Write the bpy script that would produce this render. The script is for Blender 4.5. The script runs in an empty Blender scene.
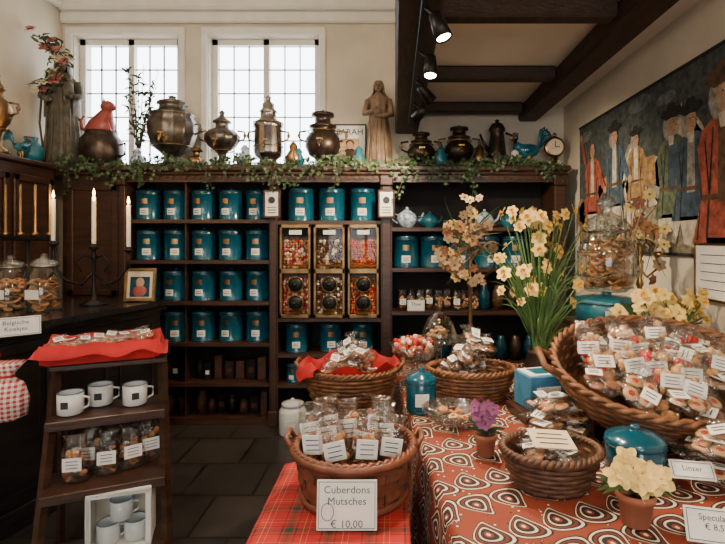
import bpy, math, random
from mathutils import Vector, Matrix, Euler
random.seed(7)
D=bpy.data
pi=math.pi
R_=random.uniform
# ------------------------------------------------------------------ materials
def newmat(name):
    m=D.materials.new(name); m.use_nodes=True
    return m,m.node_tree,m.node_tree.nodes['Principled BSDF']
def mat(name,col,rough=.5,metal=0,var=.25,scale=8,bump=0,bscale=40,stretch=(1,1,1),trans=0,emis=0,coat=0,sss=0,detail=4):
    m,nt,b=newmat(name)
    tc=nt.nodes.new('ShaderNodeTexCoord'); mp=nt.nodes.new('ShaderNodeMapping'); mp.inputs['Scale'].default_value=stretch
    nt.links.new(tc.outputs['Object'],mp.inputs[0])
    n=nt.nodes.new('ShaderNodeTexNoise'); n.inputs['Scale'].default_value=scale; n.inputs['Detail'].default_value=detail
    nt.links.new(mp.outputs[0],n.inputs['Vector'])
    r=nt.nodes.new('ShaderNodeValToRGB'); r.color_ramp.elements[0].position=.3; r.color_ramp.elements[1].position=.7
    r.color_ramp.elements[0].color=(*[c*(1-var) for c in col],1); r.color_ramp.elements[1].color=(*[min(1,c*(1+var)) for c in col],1)
    nt.links.new(n.outputs['Fac'],r.inputs[0]); nt.links.new(r.outputs[0],b.inputs['Base Color'])
    b.inputs['Roughness'].default_value=rough; b.inputs['Metallic'].default_value=metal
    b.inputs['Transmission Weight'].default_value=trans; b.inputs['Coat Weight'].default_value=coat
    if emis:
        nt.links.new(r.outputs[0],b.inputs['Emission Color']); b.inputs['Emission Strength'].default_value=emis
    if bump:
        n2=nt.nodes.new('ShaderNodeTexNoise'); n2.inputs['Scale'].default_value=bscale; nt.links.new(mp.outputs[0],n2.inputs['Vector'])
        bp=nt.nodes.new('ShaderNodeBump'); bp.inputs['Strength'].default_value=bump; bp.inputs['Distance'].default_value=.01
        nt.links.new(n2.outputs['Fac'],bp.inputs['Height']); nt.links.new(bp.outputs[0],b.inputs['Normal'])
    return m
def math_n(nt,op,a,b=None):
    n=nt.nodes.new('ShaderNodeMath'); n.operation=op
    for i,v in enumerate((a,b)):
        if v is None: continue
        if isinstance(v,(int,float)): n.inputs[i].default_value=v
        else: nt.links.new(v,n.inputs[i])
    return n.outputs[0]
def ramp(nt,fac,stops,const=True):
    r=nt.nodes.new('ShaderNodeValToRGB'); cr=r.color_ramp
    if const: cr.interpolation='CONSTANT'
    while len(cr.elements)<len(stops): cr.elements.new(.5)
    for e,(p,c) in zip(cr.elements,stops): e.position=p; e.color=(*c,1)
    nt.links.new(fac,r.inputs[0]); return r.outputs[0]
def clear(name,tint=(1,1,1),gloss=.18,rough=.08,bump=0,bscale=30,edge=.5):
    m=D.materials.new(name); m.use_nodes=True; nt=m.node_tree; nt.nodes.clear()
    o=nt.nodes.new('ShaderNodeOutputMaterial'); t=nt.nodes.new('ShaderNodeBsdfTransparent'); g=nt.nodes.new('ShaderNodeBsdfGlossy')
    t.inputs[0].default_value=(*tint,1); g.inputs['Roughness'].default_value=rough
    mx=nt.nodes.new('ShaderNodeMixShader'); lw=nt.nodes.new('ShaderNodeLayerWeight'); lw.inputs[0].default_value=.35
    f=math_n(nt,'ADD',math_n(nt,'MULTIPLY',lw.outputs['Facing'],edge),gloss)
    nt.links.new(f,mx.inputs[0]); nt.links.new(t.outputs[0],mx.inputs[1]); nt.links.new(g.outputs[0],mx.inputs[2]); nt.links.new(mx.outputs[0],o.inputs[0])
    if bump:
        n2=nt.nodes.new('ShaderNodeTexNoise'); n2.inputs['Scale'].default_value=bscale
        tc=nt.nodes.new('ShaderNodeTexCoord'); nt.links.new(tc.outputs['Object'],n2.inputs['Vector'])
        bp=nt.nodes.new('ShaderNodeBump'); bp.inputs['Strength'].default_value=bump; bp.inputs['Distance'].default_value=.02
        nt.links.new(n2.outputs['Fac'],bp.inputs['Height']); nt.links.new(bp.outputs[0],g.inputs['Normal']); nt.links.new(bp.outputs[0],lw.inputs['Normal'])
    return m
plaster=mat('plaster_wall',(.66,.60,.49),.9,var=.1,scale=3,bump=.25,bscale=25)
ceilm=mat('ceiling_plaster',(.80,.75,.65),.9,var=.07,scale=2,bump=.2,bscale=20)
white=mat('white_paint',(.78,.77,.72),.5,var=.05)
wood=mat('dark_wood',(.042,.017,.009),.38,var=.45,scale=6,stretch=(1,1,8),bump=.15,bscale=14)
woodh=mat('dark_wood_h',(.048,.020,.011),.38,var=.45,scale=6,stretch=(.6,8,8),bump=.15,bscale=14)
beamm=mat('beam_wood',(.030,.015,.009),.6,var=.5,scale=5,stretch=(3,1,6),bump=.5,bscale=12)
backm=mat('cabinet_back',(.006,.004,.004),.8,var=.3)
counterm=mat('counter_wood',(.014,.010,.010),.33,var=.5,scale=5,stretch=(1,1,6),bump=.15)
ctopm=mat('counter_top',(.022,.020,.022),.18,var=.3,coat=.3)
teal=mat('teal_enamel',(.003,.085,.140),.2,metal=.15,var=.25,scale=5,coat=.6)
teal2=mat('teal_bright',(.012,.14,.20),.3,var=.3,scale=6,coat=.4)
teald=mat('teal_lid',(.003,.050,.085),.25,metal=.3,var=.3)
label=mat('paper_label',(.75,.73,.66),.7,var=.06)
paper=mat('paper_white',(.85,.84,.8),.7,var=.04)
ink=mat('ink',(.02,.02,.025),.7)
inkg=mat('ink_green',(.03,.12,.08),.7)
gold=mat('brass',(.55,.33,.10),.3,metal=1,var=.3)
goldd=mat('antique_brass',(.28,.17,.08),.36,metal=1,var=.4,scale=12)
pewter=mat('pewter',(.14,.12,.10),.34,metal=.9,var=.5,scale=14)
bronze=mat('dark_bronze',(.07,.05,.04),.38,metal=.8,var=.5,scale=14)
silver=mat('silver',(.30,.27,.24),.26,metal=1,var=.3,scale=10)
statuem=mat('statue_dark',(.10,.085,.06),.6,var=.5,scale=14,bump=.3)
statuew=mat('statue_wood',(.20,.13,.08),.6,var=.35,scale=12,bump=.3)
iron=mat('black_iron',(.015,.014,.013),.45,metal=.6,var=.2)
candle=mat('candle_wax',(.8,.72,.55),.5,var=.05)
flame=mat('flame',(1,.55,.15),.5,var=.1,emis=20)
lampm=mat('lamp_glow',(1,.82,.55),.5,var=.02,emis=40)
globem=mat('fill_globe',(1,.88,.7),.5,var=.02,emis=5)  # glow of the added fill pendants
red=mat('red_cloth',(.45,.010,.014),.8,var=.3,bump=.3)
redcat=mat('red_ceramic',(.32,.06,.05),.4,var=.25)
wick=mat('wicker',(.17,.068,.026),.55,var=.5,scale=25,bump=.2)
wickd=mat('wicker_dark',(.09,.036,.016),.6,var=.5,scale=25)
wickr=mat('splint_brown',(.16,.05,.024),.42,var=.4,scale=16,bump=.2)
cook=mat('cookie',(.44,.20,.07),.8,var=.35,scale=30,bump=.3)
cookl=mat('cookie_light',(.60,.36,.17),.8,var=.25,scale=30,bump=.3)
choc=mat('chocolate',(.07,.025,.012),.5,var=.5,scale=30)
bisc=mat('brown_biscuit',(.24,.09,.04),.7,var=.4,scale=30,bump=.3)
jam=mat('jam',(.5,.02,.012),.2,var=.3,scale=20)
orange=mat('candy_orange',(.55,.13,.03),.35,var=.4,scale=20)
pink=mat('candy_pink',(.50,.13,.11),.4,var=.3,scale=20)
cream=mat('cream',(.74,.62,.44),.6,var=.15)
cell=clear('cellophane',(.98,.98,.98),.09,.13,1.0,28,.26)
thin=clear('thin_glass',(.97,.98,.98),.01,.02,0,1,.25)
glass=clear('clear_glass',(.93,.96,.95),.07,.03,0,1,.6)
cutglass=clear('cut_glass',(.90,.94,.93),.14,.05,1,60,.65)
leafm=mat('ivy_leaf',(.028,.060,.020),.5,var=.6,scale=10)
leafg=mat('flower_leaf',(.08,.16,.04),.5,var=.4,scale=10)
yel=mat('petal_cream_yellow',(.80,.58,.18),.6,var=.2,scale=20)
yel2=mat('petal_yellow',(.75,.42,.05),.6,var=.2,scale=20)
dried=mat('dried_flower',(.46,.31,.16),.7,var=.35,scale=20)
purple=mat('petal_purple',(.20,.05,.14),.6,var=.4,scale=20)
rosep=mat('petal_rose',(.50,.17,.15),.6,var=.3,scale=20)
terra=mat('terracotta',(.36,.13,.07),.8,var=.2,scale=14)
enamel=mat('white_enamel',(.72,.73,.72),.25,var=.05,coat=.5)
bluewhite=mat('blue_white_china',(.35,.45,.6),.25,var=.8,scale=30,coat=.5)
bluebox=mat('blue_box',(.04,.18,.32),.5,var=.3,scale=14)
brownp=mat('twig',(.06,.035,.02),.8)
skin=mat('painted_skin',(.45,.26,.17),.7)
floorm,nt,b=newmat('slate_tiles')
tc=nt.nodes.new('ShaderNodeTexCoord'); br=nt.nodes.new('ShaderNodeTexBrick'); nt.links.new(tc.outputs['Object'],br.inputs[0])
br.offset=.5; br.inputs['Scale'].default_value=1; br.inputs['Brick Width'].default_value=.42; br.inputs['Row Height'].default_value=.42; br.inputs['Mortar Size'].default_value=.008
br.inputs['Color1'].default_value=(.080,.066,.054,1); br.inputs['Color2'].default_value=(.048,.042,.037,1); br.inputs['Mortar'].default_value=(.014,.012,.010,1)
nz=nt.nodes.new('ShaderNodeTexNoise'); nz.inputs['Scale'].default_value=7; nz.inputs['Detail'].default_value=8; nt.links.new(tc.outputs['Object'],nz.inputs[0])
mx=nt.nodes.new('ShaderNodeMixRGB'); mx.blend_type='MULTIPLY'; mx.inputs[0].default_value=.6; nt.links.new(br.outputs[0],mx.inputs[1]); nt.links.new(nz.outputs[0],mx.inputs[2]); nt.links.new(mx.outputs[0],b.inputs['Base Color'])
b.inputs['Roughness'].default_value=.36
bp=nt.nodes.new('ShaderNodeBump'); bp.inputs['Strength'].default_value=.3; nt.links.new(nz.outputs[0],bp.inputs['Height']); nt.links.new(bp.outputs[0],b.inputs['Normal'])
tartan,nt,b=newmat('red_tartan')
uv=nt.nodes.new('ShaderNodeUVMap'); sp=nt.nodes.new('ShaderNodeSeparateXYZ'); nt.links.new(uv.outputs[0],sp.inputs[0])
RD=(.44,.014,.014);DK=(.015,.02,.02);GR=(.02,.06,.035);YE=(.5,.4,.15);WH=(.5,.45,.4)
st=[(0,RD),(.18,DK),(.22,RD),(.28,GR),(.36,DK),(.40,GR),(.47,RD),(.53,DK),(.57,RD),(.72,YE),(.735,RD),(.86,WH),(.87,RD)]
cs=[]
for k in (0,1):
    f=math_n(nt,'FRACT',math_n(nt,'MULTIPLY',sp.outputs[k],8.5)); cs.append(ramp(nt,f,st))
mx=nt.nodes.new('ShaderNodeMixRGB'); mx.inputs[0].default_value=.5; nt.links.new(cs[0],mx.inputs[1]); nt.links.new(cs[1],mx.inputs[2]); nt.links.new(mx.outputs[0],b.inputs['Base Color']); b.inputs['Roughness'].default_value=.85
ging,nt,b=newmat('gingham')
tc=nt.nodes.new('ShaderNodeTexCoord'); sp=nt.nodes.new('ShaderNodeSeparateXYZ'); nt.links.new(tc.outputs['Object'],sp.inputs[0])
cs=[ramp(nt,math_n(nt,'FRACT',math_n(nt,'MULTIPLY',sp.outputs[k],45)),[(0,(.5,.03,.04)),(.5,(.8,.76,.7))]) for k in (0,2)]
mx=nt.nodes.new('ShaderNodeMixRGB'); mx.inputs[0].default_value=.5; nt.links.new(cs[0],mx.inputs[1]); nt.links.new(cs[1],mx.inputs[2]); nt.links.new(mx.outputs[0],b.inputs['Base Color']); b.inputs['Roughness'].default_value=.85
pais,nt,b=newmat('paisley_cloth')
uv=nt.nodes.new('ShaderNodeUVMap'); sp=nt.nodes.new('ShaderNodeSeparateXYZ'); nt.links.new(uv.outputs[0],sp.inputs[0])
S=9.0
X=math_n(nt,'MULTIPLY',math_n(nt,'ADD',sp.outputs[0],math_n(nt,'MULTIPLY',sp.outputs[1],.35)),S); Y=math_n(nt,'MULTIPLY',math_n(nt,'SUBTRACT',sp.outputs[1],math_n(nt,'MULTIPLY',sp.outputs[0],.35)),S*.8)
row=math_n(nt,'FLOOR',Y); par=math_n(nt,'FLOORED_MODULO',row,2.0)
X2=math_n(nt,'ADD',X,math_n(nt,'MULTIPLY',par,.5))
fx=math_n(nt,'SUBTRACT',math_n(nt,'FRACT',X2),.5); fy=math_n(nt,'SUBTRACT',math_n(nt,'FRACT',Y),.5)
sg=math_n(nt,'SUBTRACT',1.0,math_n(nt,'MULTIPLY',par,2.0)); fy=math_n(nt,'MULTIPLY',fy,sg)
xp=math_n(nt,'SUBTRACT',fx,math_n(nt,'MULTIPLY',math_n(nt,'MULTIPLY',fy,fy),.9)); xp=math_n(nt,'ADD',xp,.07)
w=math_n(nt,'SUBTRACT',.62,math_n(nt,'MULTIPLY',fy,.95))
xx=math_n(nt,'MULTIPLY',math_n(nt,'DIVIDE',xp,w),.62)
d=math_n(nt,'MULTIPLY',math_n(nt,'SQRT',math_n(nt,'ADD',math_n(nt,'MULTIPLY',xx,xx),math_n(nt,'MULTIPLY',fy,fy))),2.1)
BK=(.012,.007,.007);CR=(.70,.63,.50);RU=(.23,.035,.014);RU2=(.14,.020,.010)
c1=ramp(nt,d,[(0,CR),(.10,RU),(.22,BK),(.42,CR),(.52,BK),(.60,RU2),(.70,BK),(.78,CR),(.87,BK),(.93,RU)])
vo=nt.nodes.new('ShaderNodeTexVoronoi'); vo.inputs['Scale'].default_value=42; nt.links.new(uv.outputs[0],vo.inputs['Vector'])
dots=ramp(nt,vo.outputs['Distance'],[(0,CR),(.16,BK),(.3,(0,0,0))])
msk=math_n(nt,'MULTIPLY',math_n(nt,'LESS_THAN',vo.outputs['Distance'],.22),math_n(nt,'GREATER_THAN',d,.95))
mx=nt.nodes.new('ShaderNodeMixRGB'); nt.links.new(msk,mx.inputs[0]); nt.links.new(c1,mx.inputs[1]); nt.links.new(dots,mx.inputs[2])
nt.links.new(mx.outputs[0],b.inputs['Base Color']); b.inputs['Roughness'].default_value=.75

# ------------------------------------------------------------------ builder
class B:
    def __init__(s): s.v=[];s.f=[];s.m=[];s.s=[];s.mats=[];s.T=Matrix()
    def add(s,vs,fs,mt,sm=False):
        if mt not in s.mats: s.mats.append(mt)
        k=s.mats.index(mt); o=len(s.v); T=s.T
        s.v+= [T@Vector(p) for p in vs]
        for f in fs: s.f.append([i+o for i in f]); s.m.append(k); s.s.append(sm)
    def box(s,c,size,mt,rot=(0,0,0),bv=0):
        hx,hy,hz=[q/2 for q in size]; E=Euler(rot).to_matrix(); c=Vector(c)
        if bv:
            bv=min(bv,hx*.9,hy*.9,hz*.9); vs=[]
            idx={}
            for sx in(-1,1):
                for sy in(-1,1):
                    for sz in(-1,1):
                        for a in range(3):
                            p=[sx*(hx-bv),sy*(hy-bv),sz*(hz-bv)]; p[a]=(sx*hx,sy*hy,sz*hz)[a]
                            idx[(sx,sy,sz,a)]=len(vs); vs.append(c+E@Vector(p))
            fs=[]
            for a in range(3):
                u,w=[q for q in range(3) if q!=a]
                for sa in(-1,1):
                    q=[]
                    for (su,sw) in ((-1,-1),(1,-1),(1,1),(-1,1)):
                        k=[0,0,0];k[a]=sa;k[u]=su;k[w]=sw; q.append(idx[(*k,a)])
                    fs.append(q)
                for su in(-1,1):
                    for sw in(-1,1):
                        k1=[0,0,0];k1[u]=su;k1[w]=sw;k1[a]=-1;k2=list(k1);k2[a]=1
                        fs.append([idx[(*k1,u)],idx[(*k1,w)],idx[(*k2,w)],idx[(*k2,u)]])
            for sx in(-1,1):
                for sy in(-1,1):
                    for sz in(-1,1): fs.append([idx[(sx,sy,sz,a)] for a in range(3)])
            s.add(vs,fs,mt); return
        vs=[c+E@Vector((x*hx,y*hy,z*hz)) for x in(-1,1) for y in(-1,1) for z in(-1,1)]
        s.add(vs,[(0,1,3,2),(4,6,7,5),(0,4,5,1),(2,3,7,6),(0,2,6,4),(1,5,7,3)],mt)
    def bb(s,x0,x1,y0,y1,z0,z1,mt,bv=0): s.box(((x0+x1)/2,(y0+y1)/2,(z0+z1)/2),(x1-x0,y1-y0,z1-z0),mt,bv=bv)
    def loft(s,secs,mt,seg=16,sm=True,fold=0,nf=7,cap=True):
        vs=[];n=len(secs)
        for j,(cx,cy,z,rx,ry) in enumerate(secs):
            for i in range(seg):
                a=2*pi*i/seg; k=1+fold*math.cos(nf*a+.6*j*.3)
                vs.append((cx+rx*k*math.cos(a),cy+ry*k*math.sin(a),z))
        fs=[(j*seg+i,j*seg+(i+1)%seg,(j+1)*seg+(i+1)%seg,(j+1)*seg+i) for j in range(n-1) for i in range(seg)]
        if cap: fs+=[list(range(seg))[::-1],[ (n-1)*seg+i for i in range(seg)]]
        s.add(vs,fs,mt,sm)
    def lathe(s,prof,c,mt,seg=20,sm=True,sc=(1,1),flute=0,nf=12):
        x,y,z=c; vs=[];n=len(prof)
        for r,h in prof:
            r=max(r*sc[0],1e-4)
            for i in range(seg):
                a=2*pi*i/seg; k=1+flute*abs(math.sin(nf*a/2)); vs.append((x+r*k*math.cos(a),y+r*k*math.sin(a),z+h*sc[1]))
        s.add(vs,[(j*seg+i,j*seg+(i+1)%seg,(j+1)*seg+(i+1)%seg,(j+1)*seg+i) for j in range(n-1) for i in range(seg)],mt,sm)
    def cyl(s,c,r,h,mt,seg=20,sm=True):
        s.lathe([(0,0),(r,0)],c,mt,seg,False); s.lathe([(r,0),(r,h)],c,mt,seg,sm); s.lathe([(r,h),(0,h)],c,mt,seg,False)
    def sph(s,c,r,mt,seg=12,rg=8,rot=None):
        if isinstance(r,(int,float)): r=(r,r,r)
        E=Euler(rot).to_matrix() if rot else Matrix.Identity(3); vs=[];c=Vector(c)
        for j in range(rg+1):
            t=pi*j/rg
            for i in range(seg):
                a=2*pi*i/seg; st_=max(math.sin(t),1e-3); vs.append(c+E@Vector((r[0]*st_*math.cos(a),r[1]*st_*math.sin(a),-r[2]*math.cos(t))))
        s.add(vs,[(j*seg+i,j*seg+(i+1)%seg,(j+1)*seg+(i+1)%seg,(j+1)*seg+i) for j in range(rg) for i in range(seg)],mt,True)
    def tube(s,pts,r,mt,seg=6,closed=False,flat=1,sm=True):
        pts=[Vector(p) for p in pts];n=len(pts)
        if isinstance(r,(int,float)): r=[r]*n
        vs=[];up=Vector((0,0,1))
        for i,p in enumerate(pts):
            a=pts[(i-1)%n] if (closed or i>0) else p; c=pts[(i+1)%n] if (closed or i<n-1) else p
            t=(c-a).normalized()
            if abs(t.dot(up))>.93: x=(up:=Vector((1,0,0)) if abs(t.x)<.9 else Vector((0,1,0))).cross(t)
            else: x=up.cross(t)
            x.normalize(); y=t.cross(x)
            for k in range(seg):
                q=2*pi*k/seg; vs.append(p+x*(r[i]*flat*math.cos(q))+y*(r[i]*math.sin(q)))
        m=n if closed else n-1
        fs=[(i*seg+k,i*seg+(k+1)%seg,((i+1)%n)*seg+(k+1)%seg,((i+1)%n)*seg+k) for i in range(m) for k in range(seg)]
        if not closed: fs+=[list(range(seg))[::-1],[(n-1)*seg+k for k in range(seg)]]
        s.add(vs,fs,mt,sm)
    def ring(s,c,R,r,mt,n=24,seg=6,ry=None):
        ry=ry or R
        s.tube([(c[0]+R*math.cos(2*pi*i/n),c[1]+ry*math.sin(2*pi*i/n),c[2]) for i in range(n)],r,mt,seg,True)
    def text(s,txt,size,T,mt):
        cu=D.curves.new('t','FONT'); cu.body=txt; cu.size=size; cu.align_x='CENTER'; cu.resolution_u=2; ob=D.objects.new('t',cu)
        bpy.context.scene.collection.objects.link(ob); dg=bpy.context.evaluated_depsgraph_get()
        me=D.meshes.new_from_object(ob.evaluated_get(dg)); o=s.T; s.T=o@T
        s.add([v.co.copy() for v in me.vertices],[list(p.vertices) for p in me.polygons],mt); s.T=o
        D.objects.remove(ob); D.curves.remove(cu); D.meshes.remove(me)
    def mesh(s,name):
        me=D.meshes.new(name); me.from_pydata([tuple(v) for v in s.v],[],s.f)
        for m in s.mats: me.materials.append(m)
        me.polygons.foreach_set('material_index',s.m); me.polygons.foreach_set('use_smooth',s.s); me.update(); return me
    def obj(s,name,loc=(0,0,0),rz=0,rot=None):
        return place(s.mesh(name),name,loc,rz,rot)
def place(me,name,loc=(0,0,0),rz=0,rot=None):
    o=D.objects.new(name,me); o.location=loc; o.rotation_euler=rot or (0,0,rz); bpy.context.scene.collection.objects.link(o); return o
def TR(loc,rot=(0,0,0),sc=1): return Matrix.Translation(loc)@Euler(rot).to_matrix().to_4x4()@Matrix.Scale(sc,4)

# ------------------------------------------------------------------ room shell
XL,XR,YB,YF=-2.96,1.5,4.45,-2.6
ZC=3.62
b=B(); b.bb(XL-.2,XR+.2,YF-.2,YB+.3,-.1,0,floorm); b.obj('floor')
b=B(); b.bb(XL-.2,0.06,YF-.2,YB+.3,ZC,ZC+.1,ceilm); b.bb(.06,XR+.2,YF-.2,YB+.3,2.68,2.78,ceilm); b.obj('ceiling')
b=B(); b.bb(XL-.2,XL,YF-.2,YB+.3,0,ZC,plaster); b.obj('wall_left')
b=B(); b.bb(XR,XR+.2,YF-.2,YB+.3,0,2.68,plaster); b.obj('wall_right')
b=B(); b.bb(.06,.16,YF,YB,2.78,ZC+.1,plaster); b.obj('wall_header')
W=[(-2.86,-1.93),(-1.66,-.68)]; WZ0,WZ1=2.14,3.32
b=B(); t=.26
b.bb(XL,W[0][0],YB,YB+t,0,ZC,plaster); b.bb(W[0][1],W[1][0],YB,YB+t,WZ0,WZ1,plaster); b.bb(W[1][1],XR,YB,YB+t,0,ZC,plaster)
b.bb(W[0][0],W[1][1],YB,YB+t,0,WZ0,plaster); b.bb(W[0][0],W[1][1],YB,YB+t,WZ1,ZC,plaster); b.obj('wall_back')
for (x0,x1) in W:
    b=B(); yw=YB+.12; fw=.05
    b.bb(x0,x1,yw-.03,yw+.03,WZ1-fw,WZ1,white); b.bb(x0,x1,yw-.03,yw+.03,WZ0,WZ0+fw,white)
    xm=(x0+x1)/2
    for xx_ in (x0+fw/2,xm,x1-fw/2): b.bb(xx_-fw/2,xx_+fw/2,yw-.03,yw+.03,WZ0,WZ1,white)
    for (a,c) in ((x0+fw,xm-fw/2),(xm+fw/2,x1-fw)):
        for i in range(1,3): xk=a+(c-a)*i/3; b.bb(xk-.005,xk+.005,yw-.006,yw+.006,WZ0+fw,WZ1-fw,iron)
        for i in range(1,5): zk=WZ0+fw+(WZ1-WZ0-2*fw)*i/5; b.bb(a,c,yw-.006,yw+.006,zk-.005,zk+.005,iron)
    b.bb(x0-.02,x1+.02,YB-.03,YB+.1,WZ0-.03,WZ0+.005,white)
    b.obj('window_%d'%(W.index((x0,x1))+1))
b=B(); b.bb(XL,.06,YB-.1,YB,ZC-.10,ZC,white,.02); b.bb(XL,.06,YB-.05,YB,ZC-.2,ZC-.10,white,.015); b.bb(XL,XL+.08,-1,YB-.1,ZC-.1,ZC,white,.02); b.obj('trim_1')
b=B()
for (x0,x1) in W:
    for xx_ in (x0-.035,x1+.035): b.bb(xx_-.03,xx_+.03,YB-.025,YB,WZ0,WZ1+.05,white,.008)
    b.bb(x0-.065,x1+.065,YB-.03,YB,WZ1,WZ1+.07,white,.01)
b.obj('trim_2')
b=B(); b.bb(XR-.02,XR,-1,4.0,0,.12,wood); b.obj('baseboard_right')
FX0,FX1,FZ0,FZ1=-1.5,1.1,1.0,2.4
b=B(); b.bb(XL,FX0,YF-.2,YF,0,ZC,plaster); b.bb(FX1,XR,YF-.2,YF,0,2.68,plaster); b.bb(FX0,FX1,YF-.2,YF,0,FZ0,plaster); b.bb(FX0,FX1,YF-.2,YF,FZ1,ZC,plaster); b.obj('wall_front')
b=B()
for x in (FX0+.03,-.63,.23,FX1-.03): b.bb(x-.03,x+.03,YF-.13,YF-.07,FZ0,FZ1,wood)
for z in (FZ0+.03,1.95,FZ1-.03): b.bb(FX0,FX1,YF-.13,YF-.07,z-.03,z+.03,wood)
b.obj('window_3')
b=B(); b.bb(-.0,.2,-2.6,4.44,2.44,2.68,beamm,.015); b.obj('ceiling_beam')
b=B(); b.bb(1.09,1.26,-2.6,4.44,2.55,2.68,beamm,.015); b.obj('ceiling_beam.001')
for i,y in enumerate((1.55,2.48,3.42,4.3)):
    b=B(); b.bb(.2,1.09,y-.05,y+.05,2.59,2.68,beamm,.012); b.obj('cross_beam')

# ------------------------------------------------------------------ main cabinet
CF,CB=4.05,4.44; CT=2.1
b=B()
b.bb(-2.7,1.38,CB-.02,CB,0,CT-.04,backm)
b.bb(-2.96,1.41,CF-.05,CB,CT-.045,CT,woodh,.01); b.bb(-2.96,1.40,CF-.03,CB,CT-.075,CT-.045,woodh,.01)
b.bb(-2.2,1.38,CF,CF+.03,CT-.13,CT-.07,woodh)
for i in range(64):
    x=-2.15+i*.055; b.bb(x,x+.028,CF-.012,CF,CT-.105,CT-.08,woodh)
b.bb(-2.2,1.38,CF+.03,CB,0,.05,woodh); b.bb(-2.2,1.38,CF,CF+.03,0,.06,woodh)
b.bb(-2.7,-2.2,CF+.01,CF+.04,0,CT-.07,wood)
for (z0,z1) in ((.1,.95),(1.05,1.95)):
    b.bb(-2.66,-2.25,CF-.005,CF+.012,z0,z0+.05,wood,.006); b.bb(-2.66,-2.25,CF-.005,CF+.012,z1-.05,z1,wood,.006)
    b.bb(-2.66,-2.61,CF-.005,CF+.012,z0,z1,wood,.006); b.bb(-2.30,-2.25,CF-.005,CF+.012,z0,z1,wood,.006)
for x,w in ((-2.205,.06),(-.985,.07),(-.07,.09),(1.335,.10)):
    b.bb(x-w/2,x+w/2,CF,CB-.02,.0,CT-.07,wood)
    b.bb(x-w/2-.006,x+w/2+.006,CF-.03,CF,.0,.12,wood,.005)
    b.bb(x-w/2+.008,x+w/2-.008,CF-.015,CF,.12,CT-.16,wood,.005)
    b.bb(x-w/2-.006,x+w/2+.006,CF-.04,CF,CT-.16,CT-.075,wood,.008)
def shelf(x0,x1,z,th=.022): b.bb(x0,x1,CF+.01,CB-.02,z-th,z,woodh); b.bb(x0,x1,CF-.002,CF+.012,z-th-.006,z+.002,woodh)
LZ=[1.665,1.335,1.0,.665,.34]
for z in LZ: shelf(-2.175,-1.02,z)
MZ=[1.655,.865,.575,.33]
for z in MZ: shelf(-.95,-.115,z)
RZ=[1.60,1.27,.92,.5]
for z in RZ: shelf(-.025,1.285,z)
b.bb(-1.719,-1.707,CF+.04,CB-.02,.05,CT-.1,wood)
b.obj('apothecary_shelf_cabinet')
b=B()
b.bb(-2.96,-2.72,2.6,3.985,0,CT-.045,wood); b.bb(-2.96,-2.69,2.55,3.99,CT-.04,CT,woodh,.01)
for i in range(3):
    y0=2.65+i*.45
    for (z0,z1) in ((1.15,1.98),):
        b.bb(-2.72,-2.70,y0,y0+.05,z0,z1,wood,.005); b.bb(-2.72,-2.70,y0+.36,y0+.41,z0,z1,wood,.005)
        b.bb(-2.72,-2.70,y0,y0+.41,z0,z0+.05,wood,.005); b.bb(-2.72,-2.70,y0,y0+.41,z1-.05,z1,wood,.005)
b.obj('wall_cupboard')

def tin_mesh(r=.097,h=.265,m=teal):
    b=B()
    b.lathe([(0,0),(r,0),(r+.002,.004),(r,.008),(r,h*.82),(r+.002,h*.825)],(0,0,0),m,28)
    b.lathe([(r+.003,h*.81),(r+.003,h*.90),(r*.96,h*.925),(r*.5,h*.95),(r*.22,h*.955),(0,h*.956)],(0,0,0),teald,28)
    b.sph((0,0,h*.975),(.016,.016,.010),teald,8,5)
    b.ring((0,0,h*.81),r+.003,.002,goldd,28,4); b.ring((0,0,.012),r+.001,.002,goldd,28,4)
    n=6; a0=-pi/2
    for (z0,z1,da,mt,off) in ((h*.16,h*.36,.34,label,.002),(h*.22,h*.24,.22,ink,.003),(h*.28,h*.295,.2,ink,.003),(h*.50,h*.66,.26,goldd,.0015)):
        vs=[]
        for i in range(n+1):
            a=a0-da+2*da*i/n
            for z in (z0,z1): vs.append(((r+off)*math.cos(a),(r+off)*math.sin(a),z))
        b.add(vs,[(2*i,2*i+2,2*i+3,2*i+1) for i in range(n)],mt,True)
    return b.mesh('tea_tin')
tm=tin_mesh()
def tin(x,z,y=4.19,sc=1): 
    o=place(tm,'tea_tin',(x+R_(-.003,.003),y+R_(-.01,.01),z+.001),R_(-.25,.25)); o.scale=(sc,sc,sc)
for z in LZ[:4]:
    for x in (-2.06,-1.83,-1.60,-1.37,-1.15): tin(x,z)
for x in (-.79,-.53,-.27): tin(x,MZ[0],sc=1.1)
for x in (-.82,-.54,-.27): tin(x,MZ[2],sc=.97)
for x in (-.84,-.70,-.57): tin(x,MZ[3],4.16,.62)
for x in (.09,.315,.54,.77,1.0): tin(x,RZ[1],sc=1.08)
b=B()
for z in (LZ[4],.05):
    x=-2.12
    while x<-1.1:
        if abs(x+1.70)<.09: x=-1.67
        k=random.random(); w=R_(.05,.08); y=4.22+R_(-.02,.03); h=R_(.10,.2)
        mt=random.choice([iron,choc,wickd,bronze,choc])
        if k<.5: b.box((x+w/2,y,z+h/2),(w,.1,h),mt,bv=.004); b.box((x+w/2,y-.052,z+h*.45),(w*.6,.003,h*.25),label if random.random()<.2 else choc)
        else:
            b.lathe([(0,0),(w*.5,0),(w*.5,h*.7),(w*.35,h*.8),(w*.4,h*.82),(w*.4,h*.95),(0,h*.96)],(x+w/2,y,z),mt,12)
        x+=w+.02
x=-.45
while x<-.2:
    b.lathe([(0,0),(.035,0),(.035,.1),(.02,.12),(.025,.14),(0,.145)],(x,4.2,MZ[3]),random.choice([bronze,choc,teald]),12); x+=.09
x=-.6
while x<-.2: b.box((x,4.2,.13),(.07,.1,.16),random.choice([choc,wickd,bronze]),bv=.004); x+=.09
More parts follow.
